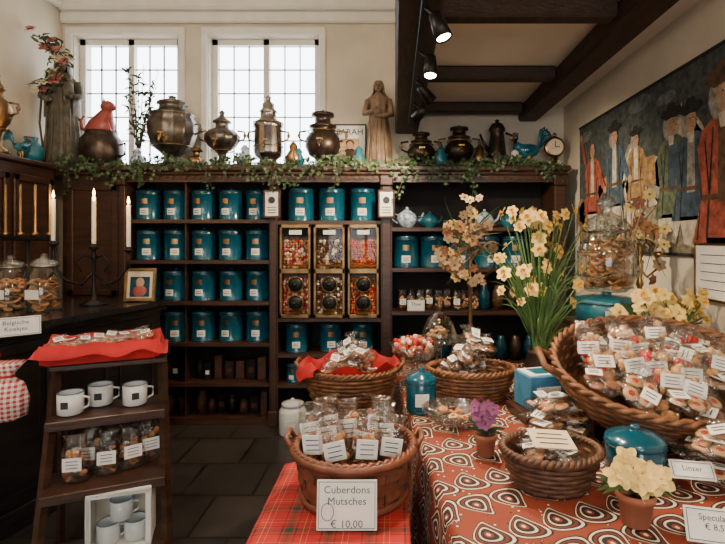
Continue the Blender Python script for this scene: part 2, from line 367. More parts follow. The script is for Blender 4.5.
b.obj('shelf_jars_and_boxes')
b=B(); b.lathe([(0,0),(.1,0),(.105,.01),(.105,.17),(.09,.2),(.06,.205),(.06,.215),(.085,.215),(.085,.235),(.03,.25),(0,.25)],(0,0,0),enamel,24); b.sph((0,0,.258),(.016,.016,.012),enamel)
b.tube([(.1,0,.15),(.13,0,.14),(.13,0,.1),(.1,0,.08)],.006,enamel); b.box((0,-.1055,.10),(.09,.003,.05),label); b.obj('white_canister',(-.80,3.90,0))
for x in (-.985,-.07):
    b=B(); b.bb(-.06,.06,0,.012,-.105,.105,label,.003)
    for s in(-1,1): b.bb(s*.06-.008,s*.06+.008,-.006,.012,-.11,.11,wood,.003); b.bb(-.065,.065,-.006,.012,s*.105-.008,s*.105+.008,wood,.003)
    b.T=TR((0,-.003,.03),(pi/2,0,0)); b.cyl((0,0,0),.028,.003,ink,12); b.T=Matrix()
    for k in range(3): b.bb(-.035,.035,-.003,.002,-.03-k*.022,-.024-k*.022,ink)
    b.obj('framed_price_card',(x,CF-.055,1.79))
b=B(); x0,x1=-.945,-.12; z0,z1=.872,1.628; n=3; cw=(x1-x0)/n
b.bb(x0,x1,CF+.08,CF+.3,z0,z1,backm)
for i in range(n):
    a=x0+i*cw+.012; c=a+cw-.024; zc=(z0+z1)/2
    for (u0,u1,v0,v1) in ((a,c,z1-.03,z1),(a,c,zc-.02,zc+.02),(a,c,z0,z0+.03),(a,a+.02,z0,z1),(c-.02,c,z0,z1)): b.bb(u0,u1,CF-.02,CF+.09,v0,v1,goldd,.003)
    mts=[[pink,cream,jam,cook],[choc,bisc,cream,choc],[jam,orange,orange,bisc]][i]
    for (v0,v1) in ((zc+.03,z1-.10),(z0+.035,zc-.03)):
        nx=9; nz_=int((v1-v0)/.021)
        for ix in range(nx):
            for iz in range(nz_):
                b.sph((a+.032+(c-a-.064)*ix/(nx-1)+R_(-.006,.006),CF+R_(.03,.055),v0+iz*.021+R_(-.004,.004)),R_(.011,.016),random.choice(mts),6,4)
        b.bb(a+.02,c-.02,CF+.055,CF+.08,v0-.01,v1,choc)
    b.bb(a+.014,c-.014,CF+.0,CF+.003,zc+.012,z1-.03,thin)
    b.bb(a+.014,c-.014,CF+.06,CF+.08,z1-.115,z1-.03,backm)
    b.box(((a+c)/2,CF-.004,z1-.065),(.1,.004,.035),label)
    b.box(((a+c)/2,CF+.01,zc+.045),(c-a-.03,.01,.015),gold,(.4,0,0))
    for zz in (zc-.11,zc-.26):
        b.T=TR(((a+c)/2,CF+.01,zz),(pi/2,0,0)); b.lathe([(.055,-.03),(.06,.01),(.052,.03),(.03,.036),(0,.037)],(0,0,0),iron,20); b.ring((0,0,.005),.062,.007,goldd,20,5); b.sph((0,0,.055),.020,iron,10,6); b.T=Matrix()
    b.box(((a+c)/2,CF-.03,z0+.045),(.09,.05,.012),gold,(.5,0,0))
b.obj('sweets_dispenser')
def teapot(b,c,s,mt):
    b.T=TR(c,(0,0,R_(-.4,.4)),s)
    b.lathe([(0,0),(.045,0),(.05,.01),(.085,.05),(.09,.08),(.07,.12),(.045,.135),(.04,.14),(.02,.155),(0,.157)],(0,0,0),mt,18); b.sph((0,0,.165),.014,mt,8,5)
    b.tube([(.08,0,.05),(.12,0,.08),(.14,0,.13)],[.018,.012,.008],mt); b.tube([(-.075,0,.11),(-.12,0,.12),(-.135,0,.08),(-.08,0,.04)],.008,mt); b.T=Matrix()
for x,m_,s in ((.10,bluewhite,1.0),(.29,teal2,.8),(.95,teal2,.75),(.75,bluewhite,.9)):
    b=B(); teapot(b,(0,0,0),s,m_); b.obj('teapot',(x,4.2,RZ[0]+.001))
def cup(b,c,r,h,mt,hand=1):
    b.T=TR(c,(0,0,R_(-1,.6)*hand))
    b.lathe([(0,0),(r*.8,0),(r,h*.08),(r,h),(r*.94,h),(r*.93,h*.1),(0,h*.08)],(0,0,0),mt,20); b.ring((0,0,h),r*.97,.0025,bluebox,20,4)
    b.tube([(r*.95,0,h*.8),(r*1.45,0,h*.75),(r*1.45,0,h*.35),(r*.95,0,h*.22)],r*.1,mt); b.T=Matrix()
b=B()
for i in range(6): cup(b,(.43+i*.04,4.13+(i%2)*.1,RZ[0]),.035,.06,random.choice([cream,enamel,goldd]))
for i in range(4): cup(b,(1.12+i*.035,4.13+(i%2)*.1,RZ[0]),.03,.07,random.choice([teal2,enamel,bluewhite]))
b.obj('teacups')

# ------------------------------------------------------------------ bags, cookies, cards
def cookie(b,T,r,kind=0):
    o=b.T; b.T=o@T
    mt=[cookl,cook,choc,bisc][kind%4]
    b.lathe([(0,0),(r*.9,0),(r,r*.14),(r*.85,r*.32),(0,r*.36)],(0,0,0),mt,10)
    if kind==0: b.lathe([(r*.42,r*.35),(r*.25,r*.46),(0,r*.48)],(0,0,0),jam,8)
    b.T=o
def standbag(b,T,w,h,d,fill,lab=True,cm=cell,lz=.42,top=.64):
    o=b.T; b.T=o@T
    secs=[(0,0,0,w*.44,d*.35),(0,0,h*.08,w*.5,d*.5),(0,0,h*.62,w*.5,d*.48),(0,0,h*.78,w*.44,d*.30),(R_(-.005,.005),0,h*.86,w*.34,d*.15),(R_(-.01,.01),R_(-.01,.01),h*1.0,w*.45,d*.09)]
    b.loft(secs,cm,10,True,.05,5)
    for k in range(18):
        c=(R_(-.34,.34)*w,R_(-.3,.3)*d,R_(.08,top)*h); s=w*R_(.13,.19)
        mt=random.choice(fill)
        b.sph(c,(s,s*.8,s*R_(.4,.9)),mt,7,5,(R_(0,3),R_(0,3),0))
    if lab:
        b.box((0,-d*.5-.004,h*lz),(w*.66,.002,h*.28),paper) 
        for q in range(3): b.box((0,-d*.5-.006,h*(lz-.07+.07*q)),(w*.42,.001,.0025),ink)
    b.T=o
def flatbag(b,T,w,l,kind,lab=True):
    o=b.T; b.T=o@T; r=min(w,l)*.22
    nx=max(2,int(w/(r*1.9))); ny=max(2,int(l/(r*2.1)))
    for i in range(nx):
        for j in range(ny):
            cookie(b,TR(((i-(nx-1)/2)*r*1.8+R_(-.004,.004),(j-(ny-1)/2)*r*1.9,.008+R_(0,.008)),(R_(-.2,.2),R_(-.2,.2),0)),r,kind)
    b.loft([(0,0,0,w*.5,l*.5),(0,0,.015,w*.56,l*.55),(0,0,.03,w*.5,l*.5),(0,0,.038,w*.3,l*.35)],cell,12,True,.06,7)
    b.loft([(0,l*.5,.01,w*.12,.03),(0,l*.62,.025,w*.42,.02),(0,l*.66,.03,w*.44,.012)],cell,8)
    if lab:
        q=TR((R_(-.2,.2)*w,R_(-.25,.25)*l,.044),(R_(-.15,.15),R_(-.15,.15),R_(-.5,.5))); oo=b.T; b.T=oo@q
        b.box((0,0,0),(w*.45,l*.3,.002),paper); b.box((0,l*.05,.002),(w*.3,.003,.001),ink); b.box((0,-l*.04,.002),(w*.26,.003,.001),ink); b.T=oo
    b.T=o
def card(b,T,w,h,lines=('',),size=.03,col=ink):
    o=b.T; b.T=o@T
    b.box((0,0,h/2),(w,.004,h),paper,bv=.001)
    for s in(-1,1): b.box((s*(w/2-.006),-.003,h/2),(.0015,.001,h-.012),col)
    for z in(.006,h-.006): b.box((0,-.003,z),(w-.012,.001,.0015),col)
    for k,t_ in enumerate(lines): b.text(t_,size,TR((0,-.0035,h-.012-(k+.8)*size*1.05),(pi/2,0,0)),col)
    b.T=o
def basket(b,R,h,flare,rows,mt,oy=1,stakes=24,th=.007,T=None,rim=.013,band=None):
    o=b.T
    if T: b.T=o@T
    n=stakes*2
    for k in range(rows):
        t_=(k+.5)/rows; z=h*t_; rr=R*(1-flare*(1-t_)**1.3)
        pts=[]
        for i in range(n):
            a=2*pi*i/n; off=(0 if i%2 else (1 if (i//2+k)%2 else -1))*th*.7
            pts.append(((rr+off)*math.cos(a),(rr+off)*oy*math.sin(a),z))
        if band:
            vs=[]
            for p in pts: vs+= [(p[0],p[1],z-band*.46),(p[0],p[1],z+band*.46)]
            b.add(vs,[(2*i,(2*i+2)%(2*n),(2*i+3)%(2*n),2*i+1) for i in range(n)],mt,True)
        else: b.tube(pts,[h/rows*.52]*n,mt,5,True)
    for i in range(stakes):
        a=2*pi*i/stakes
        b.tube([(R*(1-flare*(1-q)**1.3)*math.cos(a),R*(1-flare*(1-q)**1.3)*oy*math.sin(a),h*q) for q in (0,.33,.66,1)],th*.55,wickd,4)
    prof=[(0,.004),(R*(1-flare),.004)]+[(R*(1-flare*(1-q)**1.3)-th*1.2,h*q) for q in(.25,.5,.75,.97)]
    vs=[];seg=32
    for r,z in prof:
        for i in range(seg): a=2*pi*i/seg; vs.append((max(r,1e-4)*math.cos(a),max(r,1e-4)*oy*math.sin(a),z))
    b.add(vs,[(j*seg+i,j*seg+(i+1)%seg,(j+1)*seg+(i+1)%seg,(j+1)*seg+i) for j in range(len(prof)-1) for i in range(seg)],wickd,True)
    m_=96
    for ph in (0,pi):
        b.tube([((R+rim*.55*math.cos(24*2*pi*i/m_+ph))*math.cos(2*pi*i/m_),(R*oy+rim*.55*math.cos(24*2*pi*i/m_+ph))*math.sin(2*pi*i/m_),h+rim*.55*math.sin(24*2*pi*i/m_+ph)) for i in range(m_)],rim*.62,mt,5,True)
    b.T=o

# ------------------------------------------------------------------ tables and cloths
def cloth(name,x0,x1,y0,y1,z,dl,dr,df,db,mt,k=0,step=.025,amp=.018,fl=.05):
    nx=int((x1+dr-x0+dl)/step); ny=int((y1+db-y0+df)/step)
    vs=[];uvs=[]
    for j in range(ny+1):
        for i in range(nx+1):
            s=x0-dl+(x1+dr-x0+dl)*i/nx; t_=y0-df+(y1+db-y0+df)*j/ny
            ex=min(0,s-x0)+max(0,s-x1); ey=min(0,t_-y0)+max(0,t_-y1); dd=math.hypot(ex,ey)
            x=min(max(s,x0),x1); y=min(max(t_,y0),y1)
            if dd>0:
                rp=.008+fl*min(dd,.3)+amp*min(1,dd*5)*(1+math.sin((t_ if abs(ex)>abs(ey) else s)*17+1.3*math.sin(s*5+t_*4)))
                x+=ex/dd*rp; y+=ey/dd*rp
            x+=k*(y-y0)*(1-(min(max(s,x0),x1)-x0)/(x1-x0))
            vs.append((x,y,z-dd+.0012*math.sin(s*40)*math.sin(t_*35))); uvs.append((s,t_))
    me=D.meshes.new(name); fs=[(j*(nx+1)+i,j*(nx+1)+i+1,(j+1)*(nx+1)+i+1,(j+1)*(nx+1)+i) for j in range(ny) for i in range(nx)]
    me.from_pydata(vs,[],fs); uvl=me.uv_layers.new(name='UVMap')
    for p in me.polygons:
        p.use_smooth=True
        for li in p.loop_indices: uvl.data[li].uv=uvs[me.loops[li].vertex_index]
    me.materials.append(mt); return place(me,name)
TZ=.75
cloth('paisley_tablecloth',.19,1.44,.95,3.05,TZ,.5,.02,.4,.25,pais,k=-.10,amp=.007,fl=.03)
b=B(); vs=[(.21,.99),(1.42,.99),(1.42,3.0),(.03,3.0)]
b.add([(x,y,TZ-.035) for x,y in vs]+[(x,y,TZ-.006) for x,y in vs],[(3,2,1,0),(4,5,6,7),(0,1,5,4),(1,2,6,5),(2,3,7,6),(3,0,4,7)],woodh)
for x,y in ((.28,1.07),(1.36,1.07),(1.36,2.92),(.12,2.92)):
    b.lathe([(0,0),(.03,0),(.035,.05),(.025,.1),(.04,.4),(.03,.55),(.045,.6),(.045,TZ-.035)],(x,y,0),wood,10)
b.obj('display_table')
SZ=.655
cloth('tartan_tablecloth',-.41,.035,1.12,1.90,SZ,.28,.05,.28,.28,tartan,amp=.004,fl=.03)
b=B(); b.bb(-.39,.015,1.14,1.88,SZ-.03,SZ-.006,woodh)
for x in(-.35,-.02):
    for y in(1.18,1.84): b.bb(x-.02,x+.02,y-.02,y+.02,0,SZ-.03,wood)
b.obj('side_table')

BL=(-.135,1.67)
b=B(); basket(b,.195,.165,.14,5,wickr,1,20,.006,band=.034,rim=.014)
b.ring((0,0,.16),.202,.013,wickr,32,6); b.ring((0,0,.012),.171,.012,wickr,32,6)
for s in(-1,1): b.tube([(s*.198,-.04,.155),(s*.222,-.035,.195),(s*.222,.035,.195),(s*.198,.04,.155)],.009,wickr)
b.obj('bentwood_basket',(BL[0],BL[1],SZ+.004))
b=B()
for i,(x,y) in enumerate([(-.115,-.06),(-.04,-.095),(.04,-.09),(.11,-.05),(-.13,.03),(-.06,.0),(.02,-.01),(.09,.03),(-.09,.10),(-.01,.08),(.07,.10)]):
    standbag(b,TR((x*.95,y*.9,.06),(R_(-.08,.12)+y*-1.4,x*1.6+R_(-.12,.12),R_(-.35,.35))),.10,.225,.048,[bisc,cook,bisc,choc],True,cell,.58,.74)
b.obj('biscuit_bags',(BL[0],BL[1],SZ+.01))
b=B(); card(b,TR((0,0,0),(-.12,0,0)),.175,.14,('Cuberdons','Mutsches','','€ 10,00'),.030,inkg)
b.T=TR((-.055,-.0,.055),(pi/2-.12,0,0)); b.ring((0,0,.006),.018,.001,inkg,16,4,.024); b.T=Matrix()
b.obj('price_sign',(-.14,1.445,SZ+.006))
SH=.68
b=B(); b.lathe([(0,0),(.17,0),(.17,.025),(0,.025)],(0,0,SH-.025),woodh,24)
for a in range(4):
    q=pi/4+a*pi/2; b.tube([(.12*math.cos(q),.12*math.sin(q),SH-.02),(.17*math.cos(q),.17*math.sin(q),0)],.016,wood)
b.ring((0,0,.25),.145,.01,wood,20,5); b.obj('wooden_stool',(-.22,2.46,0))
b=B(); basket(b,.228,.19,.3,10,wick,.8,22,.007)
for s in(-1,1): b.tube([(s*.228,-.05,.18),(s*.26,-.04,.225),(s*.26,.04,.225),(s*.228,.05,.18)],.010,wick)
b.obj('wicker_basket',(-.22,2.46,SH+.003))
b=B()
n=48; vs=[]
for j,(rr,z) in enumerate([(.10,.03),(.17,.10),(.20,.18),(.225,.222),(.252,.21),(.262,.16)]):
    for i in range(n): a=2*pi*i/n; k=1+.03*math.sin(9*a+j); vs.append((rr*k*math.cos(a),rr*.8*k*math.sin(a),z+(.025*math.sin(5*a) if j==5 else .02*math.sin(7*a)*(j==3))))
b.add(vs,[(j*n+i,j*n+(i+1)%n,(j+1)*n+(i+1)%n,(j+1)*n+i) for j in range(3) for i in range(n)],red,True)
b.add(vs,[(j*n+i,j*n+(i+1)%n,(j+1)*n+(i+1)%n,(j+1)*n+i) for j in range(3,5) for i in range(n) if math.cos(2*(2*pi*i/n)-.6)>.55],red,True)
b.obj('red_napkin',(-.22,2.46,SH+.005))
b=B()
for i in range(26):
    a=R_(0,2*pi); r=R_(0,.16)*(1-i*.016); flatbag(b,TR((r*math.cos(a),r*.75*math.sin(a),.10+.007*i),(R_(-.3,.5)+.3,R_(-.4,.4),R_(-.6,.6))),.09,.11,[1,0,3][i%3])
b.obj('biscuit_bags',(-.22,2.46,SH))
b=B(); basket(b,.205,.14,.25,8,wick,.75,22,.006); b.obj('wicker_basket',(.36,2.38,TZ+.004))
b=B()
for i in range(26):
    a=R_(0,2*pi); r=R_(0,.16)*(1-i*.016); flatbag(b,TR((r*math.cos(a),r*.7*math.sin(a),.06+.008*i),(R_(-.3,.5)+.3,R_(-.4,.4),R_(-.7,.7))),.09,.12,[0,1,3][i%3])
b.obj('biscuit_bags',(.36,2.38,TZ+.01))
b=B(); basket(b,.145,.11,.3,7,wickd,.85,20,.006)
b.obj('wicker_basket',(.475,1.53,TZ+.004))
b=B()
for i in range(7): flatbag(b,TR((R_(-.06,.06),R_(-.05,.05),.035+.010*i),(R_(-.4,.4),R_(-.4,.4),R_(0,3))),.08,.1,[2,3,1][i%3])
b.T=TR((0,-.01,.135),(.3,.1,.1)); b.box((0,0,0),(.13,.085,.004),cream); b.box((0,-.022,.003),(.09,.003,.001),ink); b.box((0,.0,.003),(.1,.003,.001),ink); b.box((0,.02,.003),(.08,.003,.001),ink); b.T=Matrix()
b.obj('biscuit_bags',(.475,1.53,TZ+.01))
b=B(); b.T=TR((0,0,0),(.42,0,0)); basket(b,.40,.16,.22,9,wick,.78,34,.008,rim=.017)
for s in(-1,1): b.tube([(s*.4,-.06,.15),(s*.46,-.05,.19),(s*.46,.05,.19),(s*.4,.06,.15)],.014,wick)
b.T=Matrix()
b.obj('wicker_tray_basket',(1.01,1.96,.885))
b=B()
b.T=TR((0,0,0),(.42,0,0))
for i in range(30):
    a=R_(0,2*pi); r=math.sqrt(R_(0,1))*.29
    flatbag(b,TR((r*math.cos(a),r*.75*math.sin(a),.04+.0035*i),(R_(-.3,.3),R_(-.3,.3),R_(-.6,.6))),.13,.16,[0,1,0,3,1][i%5],True)
for i in range(16):
    a=i*2.4; r=.07+.20*((i*7)%16)/16
    standbag(b,TR((r*math.cos(a),r*.72*math.sin(a),.10),(-.75+R_(-.25,.25),R_(-.3,.3),R_(-.5,.5))),.12,.17,.05,[cookl,cook,cookl,jam],True,cell,.38,.66)
b.T=Matrix(); b.obj('cookie_bags',(1.01,1.96,.89))
b=B()
b.bb(-.22,.22,.0,.05,0,.22,woodh); b.bb(-.25,.25,-.2,-.15,0,.06,woodh); b.bb(-.25,-.21,-.2,.05,0,.05,woodh); b.bb(.21,.25,-.2,.05,0,.05,woodh)
b.obj('wooden_riser',(1.01,2.06,TZ+.004))
for (cx,cy,n_,sx,sy) in ((.60,1.88,12,.10,.07),(1.06,1.52,14,.12,.10),(1.28,1.52,10,.08,.12)):
    b=B()
    for i in range(n_): flatbag(b,TR((R_(-sx,sx),R_(-sy,sy),.012+.009*i),(R_(-.25,.3),R_(-.25,.25),R_(-.9,.9))),.12,.14,i%2 if cx<.8 else 0)
    b.obj('cookie_bags',(cx,cy,TZ+.016))

def bigtin(name,loc,r,h,mt=teal):
    b=B(); b.lathe([(0,0),(r*.96,0),(r,h*.04),(r,h*.62),(r*.93,h*.68),(r*.93,h*.7)],(0,0,0),mt,28)
    b.lathe([(r*1.03,h*.66),(r*1.03,h*.74),(r*.98,h*.78),(r*.6,h*.87),(r*.2,h*.90),(r*.12,h*.92),(r*.2,h*.96),(r*.12,h*1.0),(0,h*1.0)],(0,0,0),mt,28)
    b.ring((0,0,h*.66),r*1.03,.002,teald,28,4); b.ring((0,0,h*.1),r*1.0,.002,teald,28,4); b.box((0,-r-.001,h*.33),(r*.9,.003,h*.28),label); return b.obj(name,loc)
bigtin('lidded_tin',(.755,1.575,TZ+.004),.088,.165)
bigtin('lidded_tin',(.115,2.19,TZ+.004),.065,.19)
bigtin('lidded_tin',(1.09,2.58,1.084),.155,.15,teal2)
b=B()
for z in (.03,.11,.19,.27): 
    for y in(-.15,.15): b.box((0,y,z),(.36,.014,.06),woodh,bv=.003)
    for x in(-.18,.18): b.box((x,0,z),(.014,.30,.06),woodh,bv=.003)
b.box((0,0,.318),(.38,.33,.02),woodh)
b.obj('wooden_crate',(1.09,2.58,TZ+.004))
b=B()
b.lathe([(0,0),(.10,0),(.125,.02),(.142,.08),(.142,.2),(.125,.25),(.09,.28),(.09,.3)],(0,0,0),glass,28)
for z,r in ((.02,.127),(.30,.092),(.25,.127),(.20,.143),(.08,.143)): b.ring((0,0,z),r,.0045,cutglass,28,5)
for k in range(14): a=2*pi*k/14; b.tube([(.143*math.cos(a),.143*math.sin(a),.08),(.143*math.cos(a),.143*math.sin(a),.2),(.125*math.cos(a),.125*math.sin(a),.25)],.003,cutglass,4)
b.lathe([(.093,.3),(.115,.31),(.112,.335),(.085,.37),(.045,.395),(.028,.405),(.024,.42),(.045,.45),(.04,.475),(.012,.50),(0,.505)],(0,0,0),cutglass,28,flute=.06,nf=14)
b.ring((0,0,.31),.115,.005,silver,28,5)
for k in range(170):
    a=R_(0,2*pi);r=math.sqrt(R_(0,1))*.105*(1 if k<130 else .75); cookie(b,TR((r*math.cos(a),r*math.sin(a),.02+k*.0014),(R_(-.7,.7),R_(-.7,.7),0)),.028,[1,0,1][k%3])
b.obj('cookie_jar',(1.09,2.58,1.238))
b=B(); b.lathe([(0,0),(.06,0),(.055,.01),(.015,.03),(.012,.08),(.03,.1),(.09,.13),(.115,.19),(.11,.19),(.085,.135),(0,.11)],(0,0,0),cutglass,24)
for k in range(90):
    a=R_(0,2*pi);r=math.sqrt(R_(0,1))*.09; b.sph((r*math.cos(a),r*math.sin(a),.135+R_(0,.07)*(1-r*4)+.02),.013,random.choice([jam,orange,cream,pink]),6,4)
o=b.obj('pedestal_bowl',(.10,2.60,TZ+.004)); o.scale=(1.15,1.15,1.1)
b=B(); b.lathe([(0,0),(.07,0),(.06,.012),(.014,.03),(.014,.15),(.05,.17),(.13,.18),(.135,.195),(.0,.19)],(0,0,0),cutglass,24)
b.lathe([(.10,.197),(.10,.22),(.075,.29),(.035,.33),(.01,.345),(.008,.36),(.018,.375),(0,.39)],(0,0,0),glass,24)
for k in range(14): a=R_(0,2*pi); cookie(b,TR((R_(0,.06)*math.cos(a),R_(0,.06)*math.sin(a),.2+k*.004),(R_(-.3,.3),R_(-.3,.3),0)),.024,k%2)
b.obj('cake_stand_with_dome',(.25,2.82,TZ+.004))
b=B(); b.lathe([(0,0),(.05,0),(.06,.012),(.10,.03),(.125,.07),(.12,.072),(.09,.035),(0,.015)],(0,0,0),cutglass,30,flute=.05,nf=14)
for k in range(14): a=R_(0,2*pi); cookie(b,TR((R_(0,.07)*math.cos(a),R_(0,.07)*math.sin(a),.02+k*.003),(R_(-.4,.4),R_(-.4,.4),0)),.02,k%3)
b.obj('cut_glass_dish',(.235,2.02,TZ+.004))
b=B(); b.box((0,0,.07),(.21,.14,.14),bluebox,bv=.004); b.box((-.02,-.071,.06),(.11,.002,.07),paper); b.box((0,0,.142),(.19,.12,.004),paper); b.box((0,0,.145),(.13,.08,.002),teal2); 
b.obj('gift_box',(.635,2.13,TZ+.05),.25)
b=B(); b.box((0,0,.022),(.26,.2,.044),wood,bv=.005); b.obj('wooden_tray',(.635,2.13,TZ+.003),.2)
# ---------------------------------------------------------------- flowers
def flower(b,c,n,r,pm,cm,np_=6,trump=True):
    q=Vector(n).normalized().to_track_quat('Z','Y').to_matrix().to_4x4(); o=b.T; b.T=o@Matrix.Translation(c)@q@Matrix.Rotation(R_(0,1),4,'Z')
    for i in range(np_):
        a=2*pi*i/np_; ca,sa=math.cos(a),math.sin(a); w=r*.42
        def P(u,v,z): return (u*ca-v*sa,u*sa+v*ca,z)
        b.add([P(0,0,0),P(r*.5,-w,r*.12),P(r*.5,0,r*.04),P(r*.5,w,r*.12),P(r*.88,-w*.6,r*.10),P(r*.88,w*.6,r*.10),P(r*1.05,0,r*.0)],[(0,1,2),(0,2,3),(1,4,6,2),(2,6,5,3)],pm,True)
    if trump: b.lathe([(0,r*.02),(r*.18,r*.08),(r*.25,r*.35),(r*.36,r*.5)],(0,0,0),cm,10)
    else: b.sph((0,0,r*.12),(r*.22,r*.22,r*.14),cm,8,5)
    b.T=o
def rose(b,c,r,pm):
    for k in range(3):
        n=(R_(-.4,.4),R_(-.9,-.2),R_(.2,.8)); flower(b,(c[0],c[1]-k*r*.14,c[2]+k*r*.1),n,r*(1-.27*k),pm,pm,5,False)
def blade(b,p0,p1,p2,w,mt):
    p0,p1,p2=map(Vector,(p0,p1,p2)); vs=[];n=7; side=(p2-p0).cross(Vector((R_(-.3,.3),1,0))); 
    side=side.normalized() if side.length>1e-5 else Vector((1,0,0))
    for i in range(n+1):
        t_=i/n; p=p0*(1-t_)**2+p1*2*t_*(1-t_)+p2*t_*t_; ww=w*(1-t_)**.6*(.5+.5*min(1,t_*4)); vs+=[p-side*ww,p+side*ww]
    b.add(vs,[(2*i,2*i+1,2*i+3,2*i+2) for i in range(n)],mt,True)
b=B(); b.lathe([(0,0),(.05,0),(.07,.05),(.075,.12),(.055,.18),(.06,.2),(.05,.2),(.045,.15),(0,.14)],(0,0,0),bronze,20)
for i in range(120):
    a=R_(0,2*pi); r=R_(.05,.34); h=R_(.3,.8); blade(b,(R_(-.03,.03),R_(-.03,.03),.17),(r*.35*math.cos(a),r*.35*math.sin(a),.17+h*.75),(r*math.cos(a),r*math.sin(a)*.6,.17+h*R_(.4,.95)),.0055,leafg)
for i in range(52):
    a=R_(0,2*pi); r=R_(.02,.25); h=R_(.26,.74); e=(r*math.cos(a),r*math.sin(a)*.6-.02,.17+h)
    b.tube([(R_(-.02,.02),0,.17),(e[0]*.5,e[1]*.5,.17+h*.6),e],.003,leafg,4); flower(b,e,(math.cos(a)*.9,math.sin(a)-.6,R_(0,.7)),R_(.024,.044),yel,yel2,6)
b.obj('daffodil_arrangement',(.72,2.50,TZ+.004))
b=B(); b.lathe([(0,0),(.07,0),(.09,.08),(.08,.2),(.06,.26),(.07,.28),(.06,.28),(0,.2)],(0,0,0),goldd,20)
for i in range(60):
    a=R_(0,2*pi); r=R_(.03,.24); e=(r*math.cos(a),r*math.sin(a)*.4,.33+R_(0,.17)); b.tube([(0,0,.25),(e[0]*.5,e[1]*.5,.33),e],.003,leafg,4)
    flower(b,e,(math.cos(a)*.6,-.8,.5),R_(.03,.045),yel,yel2,6,i%2==0)
for i in range(35):
    a=R_(0,2*pi); blade(b,(0,0,.25),(.1*math.cos(a),.06*math.sin(a),.36),(.2*math.cos(a),.09*math.sin(a),R_(.3,.5)),.012,leafm)
b.obj('flower_vase',(1.23,2.31,TZ+.004))
def pot(b,r,h): b.lathe([(0,0),(r*.7,0),(r*.9,h*.78),(r,h*.78),(r*1.02,h),(r*.9,h),(r*.85,h*.8),(0,h*.8)],(0,0,0),terra,20); b.lathe([(r*.86,h*.85),(0,h*.9)],(0,0,0),choc,16)
b=B(); pot(b,.050,.085)
for i in range(8):
    a=i*.8; r=.02+.05*(i%3)/2; e=(r*math.cos(a)*1.2,r*math.sin(a)*.8-.01,.112+.018*(i%3)); b.tube([(0,0,.08),(e[0]*.6,e[1]*.6,.10),e],.003,leafg,4); rose(b,e,R_(.030,.042),yel)
for i in range(18): a=R_(0,6.3); blade(b,(0,0,.08),(.04*math.cos(a),.04*math.sin(a),.12),(.10*math.cos(a),.08*math.sin(a),R_(.07,.12)),.014,leafg)
b.obj('potted_yellow_flowers',(.635,1.32,TZ+.004))
b=B(); pot(b,.04,.075)
for i in range(30):
    a=R_(0,6.3); r=R_(0,.06); e=(r*math.cos(a),r*math.sin(a),.12+R_(0,.06)); b.tube([(0,0,.07),e],.002,leafg,4); flower(b,e,(math.cos(a),math.sin(a)-.4,.7),R_(.016,.026),purple,purple,5,False)
for i in range(10): a=R_(0,6.3); blade(b,(0,0,.07),(.03*math.cos(a),.03*math.sin(a),.1),(.07*math.cos(a),.07*math.sin(a),R_(.07,.12)),.009,leafm)
b.obj('potted_purple_flowers',(.315,1.74,TZ+.004))
def candelabra_flowers(name,loc,H,sp,mt,n,big=.04,fm=dried):
    b=B(); b.lathe([(0,0),(.08,0),(.075,.015),(.03,.03),(.015,.06),(.022,.1),(.012,.14),(.012,H*.45),(.022,H*.47),(.012,H*.5),(.012,H*.8),(.03,H*.82),(0,H*.83)],(0,0,0),mt,16)
    for s in (-1,1):
        for z,q in ((.55,1),(.68,.6)):
            b.tube([(0,0,H*z),(s*sp*.4*q,0,H*z-.05),(s*sp*q,0,H*z),(s*sp*q,0,H*z+.06)],.007,mt); b.lathe([(.008,0),(.028,.01),(.02,.03),(0,.03)],(s*sp*q,0,H*z+.06),mt,12)
    for i in range(n):
        k=random.choice([(-sp,H*.62),(sp,H*.62),(0,H*.9),(-sp*.6,H*.75),(sp*.6,H*.75),(0,H*.75),(-sp*.5,H*.55),(sp*.5,H*.52)])
        c=(k[0]+R_(-.06,.06),R_(-.05,.02),k[1]+R_(-.05,.06)); flower(b,c,(R_(-.6,.6),-1,R_(-.2,.8)),R_(big*.6,big),random.choice([fm,yel,dried,bisc,cook]),statuew,6,False)
    for i in range(40):
        a=R_(0,pi); blade(b,(R_(-sp,sp),0,H*.65),(.1*math.cos(a),-.04,H*.75),(R_(-sp,sp)*1.4,R_(-.08,0),H*R_(.45,.95)),.007,random.choice([wick,leafm,dried]))
    return b.obj(name,loc)
candelabra_flowers('dried_flower_candelabra',(.44,2.93,TZ+.004),1.04,.14,goldd,60)
candelabra_flowers('gilt_candelabra',(1.33,2.72,TZ+.004),1.08,.10,gold,26,.04)
b=B(); card(b,TR((0,0,0),(-.45,0,0)),.14,.08,('Speculaas','€ 8,50'),.020); b.obj('price_sign',(.79,1.22,TZ+.006),-.25)
b=B(); card(b,TR((0,0,0),(-.8,0,0)),.12,.055,('Linzer',),.022); b.obj('price_sign',(.875,1.46,TZ+.05),-.2)
b=B(); card(b,TR((0,0,0),(-.6,0,0)),.14,.09,('Cookies','€ 9,50'),.022); b.obj('price_sign',(1.17,1.57,.88),-.3)
b=B(); b.box((0,0,.13),(.012,.27,.26),paper,bv=.002); 
for s in(-1,1): b.box((-.004,s*.135,.13),(.014,.012,.28),goldd,bv=.002)
for z in(0,.26): b.box((-.004,0,z),(.014,.28,.012),goldd,bv=.002)
for k in range(5): b.box((-.008,0,.05+k*.04),(.002,.18,.003),ink)
b.obj('framed_notice',(1.480,2.32,1.22))
b=B()
for i in range(9): standbag(b,TR((.06+i*.075,4.13+(i%2)*.08,RZ[2]+.002),(0,0,R_(-.2,.2))),.075,.17,.05,[cookl,cook,cook],i%3==0)
b.obj('sweet_bags')
b=B(); card(b,TR((0,0,0)),.14,.09,('Thee',),.04); b.obj('price_sign',(.17,4.075,RZ[2]+.002))
b=B()
